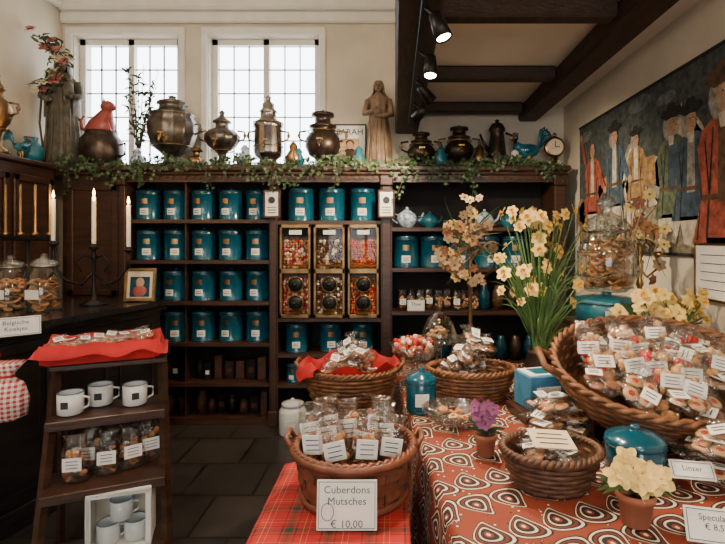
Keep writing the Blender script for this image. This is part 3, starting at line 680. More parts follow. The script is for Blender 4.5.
for i in range(5): b.lathe([(0,0),(.05,0),(.05,.14),(.03,.17),(.035,.2),(0,.205)],(.75+i*.115,4.2,RZ[2]),random.choice([choc,bronze,teald]),14)
b.obj('storage_jars')
b=B()
for i in range(10): b.lathe([(0,0),(.05,0),(.05,.14),(.03,.17),(.035,.2),(0,.205)],(.05+i*.12,4.2,RZ[3]),random.choice([choc,bronze,teald]),14)
b.obj('storage_jars')

# ------------------------------------------------------------------ tapestry on the right wall
def tmat(n,c,v=.4): return mat(n,c,.95,var=v+.1,scale=26,bump=.5,bscale=150,detail=8)
sky=tmat('tap_sky',(.055,.070,.070)); tgr=tmat('tap_ground',(.20,.175,.12),.5); tred=tmat('tap_red',(.33,.075,.045)); tcr=tmat('tap_cream',(.50,.45,.36),.3)
tbl=tmat('tap_blue',(.05,.085,.12)); tbr=tmat('tap_brown',(.10,.055,.03)); tfl=tmat('tap_flesh',(.42,.26,.17),.15); tbk=tmat('tap_black',(.02,.018,.02)); tgn=tmat('tap_green',(.09,.12,.07),.4); tcl=tmat('tap_cloud',(.12,.14,.14)); tog=tmat('tap_ochre',(.28,.17,.07)); tgy=tmat('tap_grey',(.26,.25,.22))
b=B()
def tp(pts,mt,l=1):
    x=1.488-.0008*l; b.add([(x,y,z) for y,z in pts],[list(range(len(pts)))],mt)
def te(y,z,ry,rz,mt,l=1,rot=0,n=16):
    tp([(y+ry*math.cos(2*pi*i/n)*math.cos(rot)-rz*math.sin(2*pi*i/n)*math.sin(rot),z+ry*math.cos(2*pi*i/n)*math.sin(rot)+rz*math.sin(2*pi*i/n)*math.cos(rot)) for i in range(n)],mt,l)
b.bb(1.488,1.497,1.55,4.03,1.42,2.40,sky)
tp([(1.55,1.42),(4.03,1.42),(4.03,1.72),(3.5,1.78),(2.9,1.70),(2.3,1.76),(1.55,1.68)],tgr,1)
for i in range(60):
    te(R_(1.6,4.0),R_(1.44,1.80),R_(.03,.09),R_(.015,.04),random.choice([tgn,tgn,tog,tbr,tgy]),1.5,R_(-.5,.5),9)
for (y,z,r) in ((3.9,2.3,.12),(3.05,2.33,.14),(2.75,2.28,.1),(2.0,2.34,.12)): te(y,z,r,r*.35,tcl,1)
def horse(y,z,s,mt,d=-1,l=3):
    te(y,z,.24*s,.13*s,mt,l); te(y-d*.17*s,z+.0*s,.11*s,.14*s,mt,l); te(y+d*.16*s,z,.11*s,.13*s,mt,l)
    tp([(y+d*.12*s,z+.08*s),(y+d*.26*s,z-.03*s),(y+d*.36*s,z+.2*s),(y+d*.29*s,z+.28*s)],mt,l)
    te(y+d*.40*s,z+.19*s,.11*s,.05*s,mt,l,rot=-d*.75 if d<0 else -.75)
    tp([(y+d*.28*s,z+.26*s),(y+d*.33*s,z+.26*s),(y+d*.31*s,z+.33*s)],mt,l)
    tp([(y+d*.10*s,z+.10*s),(y+d*.14*s,z+.08*s),(y+d*.31*s,z+.29*s),(y+d*.27*s,z+.29*s)],tgy,l+1)
    for k in (-.2,-.13,.14,.2): tp([(y+k*s-.03*s,z-.05*s),(y+k*s+.03*s,z-.05*s),(y+k*s+.015*s,z-.22*s),(y+(k+.03)*s,z-.36*s),(y+(k-.01)*s,z-.36*s),(y+k*s-.02*s,z-.22*s)],mt,l)
    tp([(y-d*.23*s,z+.06*s),(y-d*.33*s,z-.02*s),(y-d*.31*s,z-.24*s),(y-d*.27*s,z-.05*s)],tgy,l)
    tp([(y-.08*s,z+.13*s),(y+.08*s,z+.13*s),(y+.09*s,z-.02*s),(y-.09*s,z-.02*s)],tog,l+1); tp([(y-.02*s,z-.02*s),(y+.0*s,z-.02*s),(y+.0*s,z-.13*s),(y-.02*s,z-.13*s)],tbr,l+1)
    te(y-.1*s,z-.06*s,.10*s,.03*s,tgy,l+.5,.3); te(y+d*.33*s,z+.1*s,.02*s,.07*s,tgy,l+.5,d*.4)
    tp([(y+d*.30*s,z+.14*s),(y+d*.31*s,z+.12*s),(y+d*.46*s,z+.16*s),(y+d*.46*s,z+.175*s)],tbr,l+2)
    te(y+d*.41*s,z+.21*s,.010*s,.010*s,tbk,l+2)
def rider(y,z,s,coat,l=6,hat=True,vest=tcr,d=-1,dark=None):
    dark=dark or tbk
    tp([(y-.05*s,z-.06*s),(y+.05*s,z-.06*s),(y+.12*s,z-.10*s),(y+.15*s,z-.16*s),(y+.12*s,z-.33*s),(y+.18*s,z-.50*s),(y-.18*s,z-.50*s),(y-.11*s,z-.33*s),(y-.15*s,z-.16*s),(y-.12*s,z-.10*s)],coat,l)
    tp([(y-.03*s,z-.06*s),(y+.03*s,z-.06*s),(y+.035*s,z-.36*s),(y-.035*s,z-.36*s)],vest,l+1)
    tp([(y-.12*s,z-.33*s),(y+.12*s,z-.33*s),(y+.12*s,z-.35*s),(y-.12*s,z-.35*s)],tbr,l+2)
    for k in (-1,1):
        tp([(y+k*.055*s,z-.10*s),(y+k*.063*s,z-.10*s),(y+k*.10*s,z-.48*s),(y+k*.088*s,z-.48*s)],dark,l+1); tp([(y+k*.10*s,z-.14*s),(y+k*.108*s,z-.14*s),(y+k*.085*s,z-.32*s),(y+k*.078*s,z-.31*s)],dark,l+1)
        tp([(y+k*.13*s,z-.38*s),(y+k*.136*s,z-.38*s),(y+k*.155*s,z-.49*s),(y+k*.145*s,z-.49*s)],dark,l+1)
    tp([(y+d*.10*s,z-.13*s),(y+d*.16*s,z-.16*s),(y+d*.24*s,z-.30*s),(y+d*.20*s,z-.33*s),(y+d*.09*s,z-.22*s)],coat,l+1); te(y+d*.235*s,z-.33*s,.028*s,.028*s,tfl,l+2)
    te(y-d*.025*s,z-.005*s,.060*s,.078*s,tgy if hat else tbr,l+1); te(y+d*.005*s,z-.005*s,.043*s,.060*s,tfl,l+2)
    tp([(y+d*.040*s,z+.015*s),(y+d*.062*s,z-.012*s),(y+d*.04*s,z-.018*s)],tfl,l+2)
    te(y+d*.022*s,z+.010*s,.006*s,.004*s,tbk,l+3); te(y-d*.006*s,z+.010*s,.005*s,.004*s,tbk,l+3); te(y+d*.022*s,z-.035*s,.012*s,.003*s,tred,l+3)
    tp([(y+d*.03*s,z+.022*s),(y+d*.012*s,z+.025*s),(y+d*.012*s,z+.021*s)],tbr,l+3)
    tp([(y-.03*s,z-.060*s),(y+.03*s,z-.060*s),(y+.02*s,z-.11*s),(y-.02*s,z-.11*s)],tcr,l+3)
    if hat:
        tp([(y-.11*s,z+.055*s),(y-.05*s,z+.030*s),(y,z+.036*s),(y+.05*s,z+.030*s),(y+.11*s,z+.06*s),(y+.085*s,z+.09*s),(y+.045*s,z+.085*s),(y+.03*s,z+.115*s),(y-.03*s,z+.115*s),(y-.045*s,z+.085*s),(y-.085*s,z+.085*s)],tbk if coat is not tred else tbr,l+3)
    tp([(y-.10*s,z-.48*s),(y+.10*s,z-.48*s),(y+.06*s,z-.62*s),(y-.04*s,z-.64*s)],tcr,l)
horse(3.45,1.82,1.0,tcr,-1,3); horse(2.95,1.84,1.15,tcr,-1,4); horse(3.85,1.72,.8,tog,-1,2); horse(2.15,1.74,1.2,tgy,1,3)
rider(3.76,2.17,.95,tred,6,False); tp([(3.86,2.05),(3.92,2.1),(3.99,2.28),(3.96,2.3)],tred,7); te(3.98,2.31,.02,.025,tfl,8)
rider(3.38,2.20,.95,tbl,7); rider(3.08,2.12,.75,tog,6,True)
rider(2.68,2.12,1.0,tgn,8,True,tbl); rider(2.50,2.10,1.0,tbl,11,True,tgy); rider(2.24,2.16,1.35,tred,15,True,tbr); rider(1.85,2.1,1.2,tbl,8)
for z in (2.395,1.425): b.bb(1.482,1.498,1.55,4.03,z-.008,z+.008,tbk)
b.obj('hunting_tapestry')

# ------------------------------------------------------------------ things on top of the cabinet
def samovar(name,x,w,h,mt,style,y=4.22,z=CT,flute=0,lidm=None):
    P={0:[(0,0),(.30,0),(.31,.04),(.16,.09),(.13,.15),(.2,.2),(.38,.3),(.46,.45),(.48,.6),(.40,.70),(.43,.715),(.43,.74),(.34,.76),(.26,.80),(.24,.86),(.30,.875),(.28,.9),(.12,.94),(.06,.955),(.08,.98),(0,1)],
       1:[(0,0),(.32,0),(.32,.05),(.12,.1),(.09,.2),(.14,.28),(.36,.38),(.46,.48),(.46,.56),(.34,.64),(.18,.68),(.16,.76),(.24,.78),(.24,.80),(.10,.86),(.05,.92),(.08,.95),(0,1)],
       2:[(0,0),(.34,0),(.36,.03),(.24,.07),(.22,.12),(.34,.17),(.38,.22),(.36,.55),(.40,.57),(.36,.62),(.22,.68),(.2,.76),(.24,.775),(.16,.82),(.16,.88),(.08,.91),(.06,.95),(.09,.97),(0,1)],
       3:[(0,0),(.30,0),(.30,.05),(.14,.09),(.14,.14),(.36,.22),(.47,.36),(.46,.5),(.32,.62),(.24,.66),(.36,.69),(.37,.72),(.22,.76),(.2,.86),(.3,.88),(.3,.93),(.1,.95),(0,1)],
       4:[(0,0),(.4,0),(.42,.03),(.34,.3),(.28,.6),(.24,.72),(.3,.76),(.3,.8),(.2,.9),(.06,.93),(.09,.97),(0,1)]}[style]
    b=B(); b.lathe([(r*w*.95,q*h) for r,q in P],(0,0,0),mt,42,flute=flute,nf=14)
    if style in(0,1,2,3):
        zz=h*(.5 if style!=2 else .4); br=w*.44 if style!=2 else w*.36
        for s in(-1,1):
            b.tube([(s*br,0,zz-.02),(s*(br+.05),0,zz),(s*(br+.055),0,zz+.06),(s*br*.95,0,zz+.07)],.009,lidm or mt); b.sph((s*(br+.055),0,zz+.03),(.014,.014,.022),statuew,8,5)
        b.tube([(0,-br*.9,zz*.75),(0,-br-.05,zz*.74),(0,-br-.065,zz*.62)],[.013,.012,.008],lidm or gold); b.tube([(0,-br-.03,zz*.75),(0,-br-.03,zz*.75+.03)],.006,lidm or gold); b.box((0,-br-.03,zz*.75+.035),(.05,.008,.012),lidm or gold)
        for q in range(4): a=pi/4+q*pi/2; b.sph((.3*w*math.cos(a),.3*w*math.sin(a),.012),.018,mt,8,5)
        for q in (.30,.62): b.ring((0,0,h*q),w*.40*(.95 if style!=1 else .7),.005,lidm or goldd,24,5)
    if style==4:
        b.tube([(.3*w,0,h*.72),(.62*w,0,h*.65),(.6*w,0,h*.3),(.36*w,0,h*.15)],.011,mt); b.tube([(-.3*w,0,h*.35),(-.5*w,0,h*.55),(-.6*w,0,h*.7)],[.02,.013,.009],mt)
    return b.obj(name,(x,y,z+.001))
samovar('samovar',-1.88,.42,.62,pewter,0,flute=.07)
samovar('samovar',-1.46,.31,.50,pewter,1,flute=.08,lidm=goldd)
samovar('samovar',-1.07,.32,.62,silver,2,lidm=goldd,flute=.05)
samovar('samovar',-.61,.33,.50,bronze,3,lidm=goldd)
samovar('lidded_urn',.22,.26,.32,bronze,3)
samovar('samovar',.54,.27,.37,bronze,3,lidm=gold)
samovar('coffee_pot',.86,.24,.42,bronze,4)
samovar('brass_urn',-2.78,.20,.58,goldd,1,3.50)
b=B(); b.lathe([(0,0),(.06,0),(.09,.06),(.08,.13),(.04,.17),(.05,.2),(0,.19)],(0,0,0),teal2,20); b.obj('teal_vase',(-2.84,3.90,CT+.001))
b=B(); b.lathe([(0,0),(.1,0),(.14,.05),(.17,.14),(.16,.24),(.12,.29),(.125,.31),(.11,.31),(0,.28)],(0,0,0),bronze,24)
for s in(-1,1): b.tube([(s*.16,0,.2),(s*.2,0,.22),(s*.2,0,.12),(s*.15,0,.1)],.01,bronze)
b.obj('bronze_pot',(-2.48,4.22,CT+.001))
b=B()
b.loft([(-.01,0,0,.10,.08),(-.01,0,.05,.12,.09),(0,0,.11,.10,.075),(.03,0,.17,.065,.055),(.045,0,.20,.045,.045)],redcat,16)
b.sph((.055,0,.235),(.06,.05,.05),redcat,14,10); b.sph((.10,0,.222),(.026,.026,.02),redcat,10,6)
for s in(-1,1): b.loft([(.045,s*.03,.26,.016,.014),(.04,s*.034,.30,.002,.002)],redcat,8)
for s in(-1,1): b.sph((.092,s*.024,.243),.006,ink,6,5); b.tube([(.06,s*.04,.12),(.085,s*.045,.05),(.10,s*.045,.01)],[.022,.017,.018],redcat)
b.tube([(-.1,0,.03),(-.16,.0,.05),(-.17,0,.12),(-.14,0,.16)],[.02,.017,.014,.01],redcat)
b.obj('cat_figurine',(-2.48,4.22,CT+.29))
def statue(name,loc,H,mt,kind,rz=0):
    b=B(); s=H
    b.loft([(0,0,0,.17*s,.14*s),(0,0,.035*s,.17*s,.14*s)],mt,8,False)
    b.loft([(0,0,.035*s,.155*s,.12*s),(0,0,.10*s,.14*s,.11*s),(.01*s,0,.3*s,.125*s,.10*s),(0,0,.48*s,.11*s,.09*s),(0,0,.58*s,.095*s,.075*s),(0,0,.66*s,.105*s,.075*s),(0,0,.73*s,.125*s,.07*s),(0,0,.775*s,.10*s,.06*s),(0,0,.80*s,.05*s,.045*s),(0,0,.83*s,.035*s,.035*s)],mt,36,True,.07,9)
    hz=.89*s
    b.loft([(0,-.012*s,hz-.065*s,.02*s,.024*s),(0,-.008*s,hz-.045*s,.038*s,.042*s),(0,-.004*s,hz-.01*s,.047*s,.052*s),(0,0,hz+.03*s,.046*s,.05*s),(0,.004*s,hz+.055*s,.03*s,.034*s),(0,.004*s,hz+.065*s,.01*s,.01*s)],mt,16)
    b.sph((0,-.062*s,hz-.008*s),(.008*s,.014*s,.017*s),mt,6,5)
    for q in(-1,1): b.sph((q*.018*s,-.052*s,hz+.008*s),(.008*s,.006*s,.005*s),ink,6,4); b.sph((q*.048*s,0,hz-.005*s),(.006*s,.012*s,.016*s),mt,6,4)
    b.box((0,-.053*s,hz-.034*s),(.022*s,.006*s,.004*s),ink)
    n=14; vs=[]
    for j,(z,r,o) in enumerate(((hz+.075*s,.015*s,.012*s),(hz+.055*s,.045*s,.01*s),(hz+.01*s,.062*s,.012*s),(hz-.06*s,.068*s,.015*s),(hz-.12*s,.10*s,.02*s),(hz-.25*s,.135*s,.02*s),(hz-.45*s,.14*s,.03*s) if kind==0 else (hz-.14*s,.11*s,.02*s))):
        for i in range(n+1): a=-.25*pi+ (1.5*pi)*i/n; vs.append((r*math.cos(a),o+r*.9*math.sin(a),z))
    rows=7
    b.add(vs,[(j*(n+1)+i,j*(n+1)+i+1,(j+1)*(n+1)+i+1,(j+1)*(n+1)+i) for j in range(rows-1) for i in range(n)],mt,True)
    def hand(c,d):
        b.sph(c,(.018*s,.012*s,.022*s),mt,8,6)
        for k in range(4): b.tube([(c[0]+(k-1.5)*.008*s,c[1]-.004*s,c[2]+.012*s),(c[0]+(k-1.5)*.009*s+d*.004*s,c[1]-.012*s,c[2]+.034*s-.003*s*abs(k-1.4))],.0042*s,mt,5)
        b.tube([(c[0]-d*.014*s,c[1]-.004*s,c[2]),(c[0]-d*.024*s,c[1]-.012*s,c[2]+.016*s)],.0045*s,mt,5)
    if kind==0:
        b.tube([(-.11*s,0,.74*s),(-.135*s,-.03*s,.60*s),(-.07*s,-.11*s,.56*s)],[.04*s,.035*s,.024*s],mt,10); hand((-.055*s,-.12*s,.565*s),1)
        b.tube([(.11*s,0,.74*s),(.15*s,-.03*s,.62*s),(.12*s,-.11*s,.60*s)],[.04*s,.036*s,.026*s],mt,10); hand((.10*s,-.125*s,.60*s),-1)
        b.loft([(.07*s,-.10*s,.60*s,.045*s,.035*s),(.07*s,-.10*s,.66*s,.042*s,.034*s),(.07*s,-.10*s,.71*s,.038*s,.028*s),(.07*s,-.10*s,.73*s,.015*s,.015*s)],mt,12); b.sph((.07*s,-.105*s,.765*s),(.031*s,.033*s,.038*s),mt,12,8)
        b.tube([(.04*s,-.11*s,.71*s),(.01*s,-.14*s,.70*s),(-.01*s,-.14*s,.73*s)],[.014*s,.011*s,.008*s],mt); b.tube([(.06*s,-.12*s,.61*s),(.05*s,-.15*s,.58*s),(.05*s,-.14*s,.53*s)],[.017*s,.014*s,.01*s],mt)
    else:
        b.tube([(-.11*s,0,.74*s),(-.14*s,-.03*s,.60*s),(-.02*s,-.11*s,.60*s)],[.04*s,.037*s,.024*s],mt,10); hand((-.01*s,-.12*s,.61*s),1)
        b.tube([(.11*s,0,.74*s),(.14*s,-.03*s,.58*s),(.04*s,-.11*s,.54*s)],[.04*s,.037*s,.024*s],mt,10); hand((.03*s,-.12*s,.55*s),-1)
        b.box((0,-.115*s,.58*s),(.07*s,.025*s,.09*s),mt,(0.3,0,.1),bv=.004)
        b.tube([(0,-.085*s,.5*s),(.01*s,-.115*s,.3*s),(.01*s,-.12*s,.15*s)],.006*s,mt)
    for k in range(5): b.tube([((-.08+k*.04)*s,-.10*s,.5*s),((-.09+k*.045)*s,-.115*s,.25*s),((-.1+k*.05)*s,-.12*s,.05*s)],.008*s,mt,5)
    return b.obj(name,loc,rz)
statue('madonna_statue',(-2.78,4.17,CT+.001),.96,statuem,0,.35)
statue('saint_statue',(-.14,4.22,CT+.001),.78,statuew,1,-.1)
b=B()
for i in range(34): 
    t_=i/33; c=(-2.86+R_(-.07,.07)+.16*math.sin(t_*pi),4.02+R_(-.04,.04),2.72+.45*t_+R_(-.03,.03)); 
    if i%2==0: rose(b,c,R_(.035,.062),random.choice([rosep,cream,rosep]))
for i in range(90):
    t_=R_(0,1); c=Vector((-2.86+R_(-.08,.08)+.16*math.sin(t_*pi),4.04+R_(-.05,.05),2.70+.45*t_)); blade(b,c,c+Vector((R_(-.04,.04),-.03,.02)),c+Vector((R_(-.08,.09),-.04,R_(-.06,.04))),.014,leafm)
b.tube([(-2.84,4.06,2.1),(-2.88,4.05,2.45),(-2.86,4.05,2.72),(-2.72,4.04,2.93),(-2.86,4.05,3.15)],.008,brownp)
b.obj('rose_garland')
b=B(); b.lathe([(0,0),(.05,0),(.06,.08),(.04,.12),(0,.11)],(0,0,0),bronze,14)
for i in range(10):
    a=R_(-.6,.6); L=R_(.45,.78); p1=(a*.12,R_(-.05,.02),.1+L*.5); p2=(a*.3,R_(-.06,.03),.1+L); b.tube([(0,0,.1),p1,p2],[.005,.004,.002],brownp,4)
    for k in range(10):
        t_=R_(.2,1); c=Vector((a*.3*t_,-.01,.1+L*t_)); blade(b,c,c+Vector((R_(-.03,.03),-.01,.03)),c+Vector((R_(-.07,.07),-.02,R_(-.02,.05))),.014,leafm)
b.obj('potted_branch_plant',(-2.19,4.27,CT+.001))
b=B(); b.T=TR((0,0,0),(-.12,0,0)); b.box((0,0,.20),(.27,.012,.40),paper)
b.text('SARAH',.075,TR((0,-.010,.31),(pi/2,0,0)),ink); b.text('1949',.03,TR((0,-.010,.03),(pi/2,0,0)),ink)
for s in(-1,1): b.box((s*.138,0,.20),(.012,.02,.41),ink)
for z in(0,.40): b.box((0,0,z),(.28,.02,.012),ink)
b.box((0,-.008,.18),(.16,.003,.19),dried); b.sph((0,-.010,.13),(.06,.004,.06),bronze,12,6); b.sph((0,-.012,.215),(.03,.004,.036),skin,10,6); b.sph((0,-.010,.235),(.036,.003,.03),ink,10,6)
b.T=Matrix(); b.obj('framed_poster',(-.395,4.34,CT+.012))
def rooster(name,loc,s,bm,tm_,rz=0):
    b=B()
    b.lathe([(0,0),(.07,0),(.065,.012),(.02,.018),(0,.018)],(0,0,0),bm,14)
    for q in(-1,1): b.tube([(0,q*.015,.016),(.0,q*.018,.06),(-.01,q*.022,.10)],[.006,.006,.014],yel2,6)
    o=b.T; b.T=o@TR((0,0,.15),(0,pi/2,0))
    b.loft([(.0,0,-.10,.012,.012),(-.005,0,-.08,.04,.03),(.0,0,-.03,.058,.048),(.005,0,.03,.06,.05),(-.015,0,.07,.045,.038),(-.04,0,.095,.028,.026)],bm,14); b.T=o
    b.tube([(.06,0,.16),(.085,0,.20),(.095,0,.245)],[.042,.03,.02],bm,12); b.sph((.1,0,.26),(.026,.02,.023),bm,12,8)
    b.tube([(.12,0,.26),(.15,0,.252)],[.010,.001],yel2,6)
    for k,x in enumerate((.085,.1,.115)): b.sph((x,0,.287+.004*(k==1)),(.010,.004,.014),jam,6,5)
    b.sph((.125,0,.235),(.007,.004,.014),jam,6,5)
    for q in(-1,1): b.sph((.11,q*.018,.265),.004,ink,6,4); b.sph((-.01,q*.047,.155),(.05,.012,.03),tm_,10,6,(0,.3,0))
    for k in range(7):
        a=.5+k*.16; L=.10+.012*k; b.tube([(-.085,(k-3)*.004,.16),(-.10-L*.5*math.cos(a),(k-3)*.008,.17+L*math.sin(a)*.9),(-.11-L*math.cos(a)*1.1,(k-3)*.009,.17+L*math.sin(a)),(-.13-L*1.15*math.cos(a)*1.1,(k-3)*.009,.13+L*math.sin(a)*.8)],[.012,.013,.011,.003],tm_ if k%2 else bm,6)
    ob=b.obj(name,loc,rz); ob.scale=(s,s,s); return ob
rooster('rooster_figurine',(1.11,4.2,CT+.001),1.0,teal2,teal,pi)
rooster('rooster_figurine',(-2.78,3.72,CT+.001),.6,teal2,teal,1.3)
b=B(); b.lathe([(0,0),(.07,0),(.07,.02),(.03,.04),(.025,.1),(0,.1)],(0,0,0),goldd,14); b.T=TR((0,.02,.18),(pi/2,0,0)); b.lathe([(0,0),(.085,0),(.09,.02),(.08,.035),(0,.035)],(0,0,0),goldd,24); b.lathe([(.068,.037),(0,.038)],(0,0,0),cream,24); b.T=Matrix()
b.box((0,-.019,.205),(.006,.003,.05),ink); b.box((.02,-.019,.18),(.04,.003,.006),ink); b.sph((0,0,.28),.02,goldd,8,6); b.obj('mantel_clock',(1.34,4.2,CT+.001))
b=B()
b.lathe([(0,0),(.04,0),(.05,.06),(.025,.1),(.03,.12),(0,.12)],(-1.27,4.15,CT),statuew,12)
b.sph((-1.66,4.13,CT+.05),(.06,.05,.05),goldd,10,8); b.sph((-1.63,4.11,CT+.11),(.03,.03,.035),goldd,10,8); b.lathe([(.05,0),(.03,.03),(0,.05)],(-1.63,4.11,CT+.13),goldd,10)
for x,k in((-1.24,1.4),(-.84,1.6),(-.80,1.2),(-.44,1.1),(-.30,1.3),(.38,1.3),(.70,1.4),(.40,.9),(.99,1.1),(-2.13,1.2)): b.lathe([(0,0),(.04,0),(.045*k,.05*k),(.03,.09*k),(.035,.11*k),(.015,.13*k),(0,.135*k)],(x,4.13,CT),random.choice([enamel,teal2,statuew,goldd,bluewhite]),12)
b.obj('shelf_ornaments')
b=B()
pts=[(-2.68+i*.1,4.09+.02*math.sin(i*1.3),CT+.02+.015*math.sin(i*.9)) for i in range(41)]
b.tube(pts,.006,brownp,4)
def leaf(c,s,mt):
    n=Vector((R_(-.6,.6),-1,R_(-.2,.9))).normalized(); q=n.to_track_quat('Z','Y').to_matrix().to_4x4(); o=b.T; b.T=o@Matrix.Translation(c)@q@Matrix.Rotation(R_(0,6.3),4,'Z')
    b.add([(0,-.2*s,0),(.5*s,-.35*s,.08*s),(.32*s,.1*s,.02*s),(.6*s,.35*s,.1*s),(.2*s,.4*s,0),(0,.9*s,.05*s),(-.2*s,.4*s,0),(-.6*s,.35*s,.1*s),(-.32*s,.1*s,.02*s),(-.5*s,-.35*s,.08*s)],[(0,1,2),(0,2,4),(2,3,4),(0,4,5),(0,5,6),(0,6,8),(6,7,8),(0,8,9)],mt); b.T=o
leafl=mat('ivy_leaf_light',(.065,.11,.035),.5,var=.4,scale=10)
for i in range(1400):
    x=R_(-2.7,1.36); dn=R_(0,1)**3*(.12+.07*math.sin(x*5)); leaf((x,3.985+R_(-.02,.12)*(dn<.04) ,CT+R_(-.01,.07+.03*math.sin(x*9))-dn),R_(.018,.036),random.choice([leafm,leafm,leafl]))
for k in range(8):
    x0=-2.6+k*.54
    p=[(x0+j*.02*math.sin(k),3.975,CT-.02-j*.05) for j in range(int(R_(3,7)))]; b.tube(p,.003,brownp,4)
    for q in p:
        for z in range(3): leaf((q[0]+R_(-.03,.03),q[1]-.005,q[2]+R_(-.02,.02)),.025,leafm)
b.obj('ivy_garland')

# ------------------------------------------------------------------ counter and things on it
A=(-2.05,1.9);Bp=(-1.62,3.65)
def prism(b,pts,z0,z1,mt):
    n=len(pts); b.add([(x,y,z0) for x,y in pts]+[(x,y,z1) for x,y in pts],[list(range(n))[::-1],list(range(n,2*n))]+[(i,(i+1)%n,n+(i+1)%n,n+i) for i in range(n)],mt)
CZ=1.07
b=B(); prism(b,[(-2.68,1.9),A,Bp,(-2.68,3.65)],CZ-.035,CZ,ctopm); prism(b,[(-2.66,1.93),(-2.075,1.93),(-1.655,3.62),(-2.66,3.62)],CZ-.07,CZ-.035,counterm)
prism(b,[(-2.64,1.96),(-2.11,1.96),(-1.70,3.59),(-2.64,3.59)],0,CZ-.07,counterm)
d=Vector((-1.70+2.11,3.59-1.96,0)); L=d.length; ang=math.atan2(d.y,d.x)
b.T=TR((-2.11,1.96,0),(0,0,ang))
b.bb(0,L,-.02,0,0,.12,counterm,.005); b.bb(0,L,-.02,0,CZ-.16,CZ-.07,counterm,.006); b.bb(0,L,-.03,0,CZ-.1,CZ-.07,counterm,.008)
for i in range(5):
    x=i*(L-.08)/4; b.bb(x,x+.08,-.02,0,.12,CZ-.16,counterm,.005)
for i in range(4):
    x=.08+i*(L-.08)/4; w=(L-.08)/4-.08; b.bb(x+.04,x+w-.04,-.012,0,.18,CZ-.22,counterm,.008)
b.T=Matrix(); b.bb(-2.6,-1.72,3.59,3.605,.1,.95,counterm)
b.obj('shop_counter')
b=B()
b.lathe([(0,0),(.085,0),(.08,.015),(.03,.03),(.015,.06),(.02,.1),(.011,.13),(.011,.30),(.022,.32),(.011,.34),(.011,.36),(.03,.37),(.025,.385),(0,.385)],(0,0,0),iron,16)
arms=[(-.27,0,.42),(.23,.0,.38),(0,.0,.40),(-.03,.05,.44)]
for (x,y,z) in arms[:2]:
    b.tube([(0,0,.22),(x*.3,y,.13),(x*.7,y,.16),(x,y,.25),(x,y,z-.03)],.009,iron); b.tube([(0,0,.30),(x*.25,y,.33),(x*.45,y,.27),(x*.3,y,.22)],.006,iron)
b.tube([(0,0,.3),(-.03,.05,.33),(-.03,.05,.41)],.006,iron)
for (x,y,z) in arms:
    b.lathe([(0,0),(.015,0),(.035,.012),(.033,.016),(.015,.012),(.016,.035),(0,.035)],(x,y,z-.03),iron,14)
    h=.28; b.lathe([(.0135,0),(.013,h),(.004,h+.004),(0,h)],(x,y,z),candle,12); b.tube([(x,y,z+h),(x,y,z+h+.012)],.0015,ink,4); b.lathe([(0,0),(.008,.01),(.009,.02),(.005,.038),(0,.055)],(x,y,z+h+.006),flame,10)
b.obj('candelabra',(-2.0,3.32,CZ+.001))
b=B(); b.lathe([(0,0),(.08,0),(.07,.02),(.02,.04),(.015,.45),(0,.45)],(0,0,0),iron,14); b.box((0,0,.44),(.34,.04,.03),iron,bv=.006)
for i,x in enumerate((-.15,-.05,.05,.15)):
    b.lathe([(.0,0),(.022,0),(.026,.02),(.011,.03),(.010,.34),(.003,.35),(0,.35)],(x,0,.455),goldd,12)
b.obj('brass_candle_stand',(-2.47,3.36,CZ+.001))
def jar(loc,r,h,kind):
    b=B(); b.lathe([(0,0),(r*.95,0),(r,h*.04),(r,h*.62),(r*.75,h*.72),(r*.72,h*.76)],(0,0,0),glass,24); b.lathe([(r*.8,h*.76),(r*.82,h*.8),(r*.7,h*.86),(r*.25,h*.9),(r*.15,h*.92),(r*.25,h*.96),(0,h)],(0,0,0),cutglass,20); b.ring((0,0,h*.77),r*.78,.006,silver,24,5)
    for k in range(70): a=R_(0,6.3);q=math.sqrt(R_(0,1))*r*.70; cookie(b,TR((q*math.cos(a),q*math.sin(a),.01+k*h*.0072),(R_(-.6,.6),R_(-.6,.6),0)),r*.26,kind if k%3 else 1)
    b.box((0,-r-.003,h*.3),(r*.8,.003,h*.16),label); b.obj('biscuit_jar',loc)
jar((-2.15,3.06,CZ+.001),.10,.35,1); jar((-2.37,3.08,CZ+.001),.10,.34,0)
b=B(); b.T=TR((0,0,0),(-.15,0,0)); b.box((0,0,.11),(.19,.012,.22),cream)
for s in(-1,1): b.box((s*.095,-.004,.11),(.022,.022,.23),goldd,bv=.004)
for z in(.011,.22): b.box((0,-.004,z),(.21,.022,.022),goldd,bv=.004)
b.box((0,-.008,.10),(.13,.004,.14),teald); b.sph((0,-.01,.13),(.03,.004,.035),skin,10,6); b.sph((0,-.01,.07),(.05,.004,.04),redcat,10,6); b.T=Matrix(); b.tube([(0,.02,.15),(0,.07,.01)],.006,wood); b.obj('picture_frame',(-1.78,3.48,CZ+.004),.1)
b=B(); card(b,TR((0,0,0),(-.1,0,0)),.20,.09,('Belgische','Koekjes'),.028); b.obj('price_sign',(-1.82,2.40,1.04),.75)
b=B(); b.loft([(0,0,0,.04,.03),(0,0,.02,.08,.05),(0,0,.10,.09,.06),(0,0,.17,.07,.045),(0,0,.20,.03,.02),(0,0,.22,.035,.025),(0,0,.27,.08,.04)],ging,28,True,.07,9)
b.ring((0,0,.205),.032,.005,red,16,5); b.tube([(0,0,.2),(-.03,.0,.27),(-.03,.02,.31)],.003,red,4); b.obj('gingham_bag',(-1.79,2.30,.67),.3)

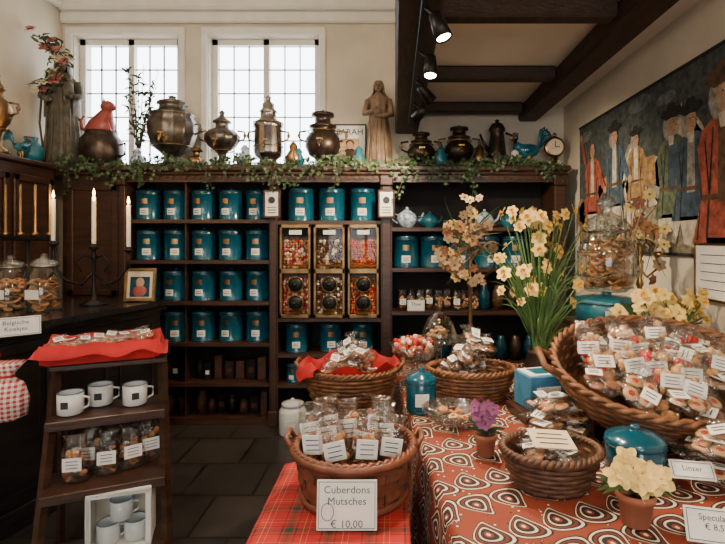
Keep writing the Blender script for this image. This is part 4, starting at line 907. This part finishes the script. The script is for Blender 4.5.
# ------------------------------------------------------------------ stepladder shelf
lad=TR((-1.335,2.36,0),(0,0,.42))
b=B(); W2=.215
def railx(z): return -.02-.36*(1-z/.97)
for s in(-1,1):
    b.T=Matrix(); b.tube([(s*(W2+.03),railx(0),0),(s*(W2),railx(.97),.93)],.022,wood,4,sm=False); b.tube([(s*(W2+.02),.17,0),(s*(W2-.01),.04,.93)],.018,wood,4,sm=False)
for z in (.20,.47,.735):
    y=railx(z); b.box((0,y+.03,z-.012),(2*W2+.03,.24,.022),wood,bv=.004); b.box((0,y-.09,z-.02),(2*W2+.03,.015,.04),wood,bv=.003)
b.box((0,.02,.935),(2*W2+.04,.24,.026),wood,bv=.005)
b.box((0,.14,.3),(2*W2,.015,.04),wood)
def put(bb,name,local,rz=0):
    o=bb.obj(name); o.matrix_world=lad@TR(local,(0,0,rz)); return o
put(b,'stepladder_shelf',(0,0,0))
b=B()
for s in(-1,1): b.box((0,s*.115,.04),(.47,.012,.07),red,(s*-.25,0,0),bv=.003); b.box((s*.225,0,.04),(.012,.23,.07),red,(0,s*.25,0),bv=.003)
b.box((0,0,.006),(.43,.22,.010),red)
nx,ny=30,16; vs=[]
for j in range(ny+1):
    for i in range(nx+1):
        u=-.27+.54*i/nx; v=-.16+.32*j/ny; e=max(abs(u)-.20,0)*1.4+max(abs(v)-.09,0)*1.4; z=.018+min(e,.072)+.005*math.sin(u*40+v*30)
        if abs(v)>.14 or abs(u)>.25: z-=.055+.01*math.sin(u*30)
        vs.append((u,v,z+.004))
b.add(vs,[(j*(nx+1)+i,j*(nx+1)+i+1,(j+1)*(nx+1)+i+1,(j+1)*(nx+1)+i) for j in range(ny) for i in range(nx)],red,True)
for i in range(8): flatbag(b,TR((-.18+i*.05,R_(-.03,.03),.05+.004*i),(R_(-.1,.4),R_(-.2,.2),R_(-.6,.6))),.085,.11,[1,0,3][i%3],True)
put(b,'red_lined_tray',(-.03,.0,.952))
for k,(x,y) in enumerate(((-.15,-.13),(-.045,-.04),(.10,-.10))):
    b=B(); cup(b,(0,0,0),.052,.095,enamel,0); b.box((0,-.0525,.05),(.03,.002,.03),ink); put(b,'enamel_mug',(x,y+.02,.737),-.3+.2*k)
b=B()
for i,(x,y) in enumerate(((-.12,-.20),(-.0,-.18),(.09,-.15),(.16,-.09),(-.08,-.1))):
    standbag(b,TR((x,y,0),(0,0,R_(-.3,.3))),.11,.20,.06,[choc,bisc,cook],True)
put(b,'biscuit_bags',(0,0,.473))
b=B(); w,h,dp=.24,.24,.15
b.box((0,dp/2,h/2),(w,.006,h),cream); b.box((0,0,.004),(w,dp,.006),paper); b.box((0,0,h),(w,dp,.006),paper)
for s in(-1,1): b.box((s*w/2,0,h/2),(.006,dp,h),paper)
for q in(.006,h-.006): b.box((0,-dp/2,q),(w,.008,.018),paper)
for s in(-1,1): b.box((s*(w/2-.008),-dp/2,h/2),(.018,.008,h),paper)
cup(b,(-.05,-.01,.008),.045,.085,enamel,0); cup(b,(.055,-.01,.008),.045,.085,enamel,0); cup(b,(0,-.01,.1),.045,.085,enamel,0)
b.bb(-w/2,w/2,-dp/2-.004,-dp/2-.002,0,h,thin)
put(b,'boxed_mug_set',(.06,-.24,.203),-.1)

# ------------------------------------------------------------------ lights
b=B(); b.bb(.10,.13,1.7,3.9,2.405,2.435,iron,.003)
heads=[1.95,2.4,2.85,3.3]
tgt=[(.7,1.7,.8),(.1,2.0,.8),(1.0,3.4,1.5),(-.7,4.2,1.6)]
for y,tg in zip(heads,tgt):
    o=Vector((.17,y,2.34)); dv=(Vector(tg)-o).normalized(); q=dv.to_track_quat('Z','Y').to_matrix().to_4x4()
    b.tube([(.115,y,2.41),(.15,y,2.38),tuple(o)],.007,iron); b.T=Matrix.Translation(o)@q
    b.lathe([(0,-.05),(.025,-.045),(.03,.0),(.036,.06),(.03,.06),(.027,.045)],(0,0,0),iron,16); b.lathe([(.028,.056),(0,.060)],(0,0,0),lampm,14); b.T=Matrix()
b.obj('track_light')
def link(l,loc,rot=None):
    ob=D.objects.new(l.name,l); ob.location=loc
    if rot: ob.rotation_euler=rot
    bpy.context.scene.collection.objects.link(ob); return ob
for i,(y,tg) in enumerate(zip(heads,tgt)):
    l=D.lights.new('spot_lamp','SPOT'); l.energy=[85,80,110,130][i]; l.color=(1,.77,.52); l.spot_size=1.8; l.spot_blend=.8; l.shadow_soft_size=.04
    o=Vector((.17,y,2.34)); dv=(Vector(tg)-o).normalized(); link(l,o+dv*.08,dv.to_track_quat('-Z','Y').to_euler())
for (x,y,z) in arms[:2]:
    l=D.lights.new('candle_light','POINT'); l.energy=1.8; l.color=(1,.6,.25); l.shadow_soft_size=.02; link(l,(-2.0+x,3.32+y-.03,CZ+z+.35))
for (x,y,z,top,E_) in ((-1.35,1.7,3.15,ZC,90),(-1.2,-.9,2.7,ZC,60),(.64,.45,2.50,2.68,36)):  # fill pendants added out of view to brighten ceiling, shelves and goods
    b=B(); b.sph((0,0,0),.10,globem,20,12); b.lathe([(.03,.09),(.05,.10),(.02,.13),(.01,.14)],(0,0,0),gold,14); b.tube([(0,0,.12),(0,0,top-z)],.005,iron); b.obj('fill_pendant',(x,y,z))
    l=D.lights.new('pendant_fill_light','POINT'); l.energy=E_; l.color=(1,.80,.58); l.shadow_soft_size=.11; link(l,(x,y,z-.12))  # added fill light just below each globe

w=D.worlds.new('World'); bpy.context.scene.world=w; w.use_nodes=True; nt=w.node_tree; bg=nt.nodes['Background']
tc=nt.nodes.new('ShaderNodeTexCoord'); sp=nt.nodes.new('ShaderNodeSeparateXYZ'); nt.links.new(tc.outputs['Generated'],sp.inputs[0])
r=nt.nodes.new('ShaderNodeValToRGB'); r.color_ramp.elements[0].position=.35; r.color_ramp.elements[0].color=(.5,.51,.51,1); r.color_ramp.elements[1].position=.58; r.color_ramp.elements[1].color=(.90,.96,1,1)
nt.links.new(math_n(nt,'ADD',math_n(nt,'MULTIPLY',sp.outputs[2],.5),.5),r.inputs[0]); nt.links.new(r.outputs[0],bg.inputs[0]); bg.inputs[1].default_value=9.0
def portal(name,loc,rot,sx,sy):
    l=D.lights.new(name,'AREA'); l.shape='RECTANGLE'; l.size=sx; l.size_y=sy; l.cycles.is_portal=True; link(l,loc,rot)
for (x0,x1) in W: portal('window_portal',((x0+x1)/2,YB+.25,(WZ0+WZ1)/2),(-pi/2,0,0),x1-x0,WZ1-WZ0)
portal('window_portal',((FX0+FX1)/2,YF-.19,(FZ0+FZ1)/2),(pi/2,0,0),FX1-FX0,FZ1-FZ0)
cam=D.cameras.new('camera'); co=D.objects.new('camera',cam); bpy.context.scene.collection.objects.link(co)
co.location=(0,0,1.5); co.rotation_euler=(pi/2,0,0); cam.lens=500/725*36; cam.sensor_width=36; cam.shift_x=-.045; cam.shift_y=-.044; cam.clip_start=.05
bpy.context.scene.camera=co
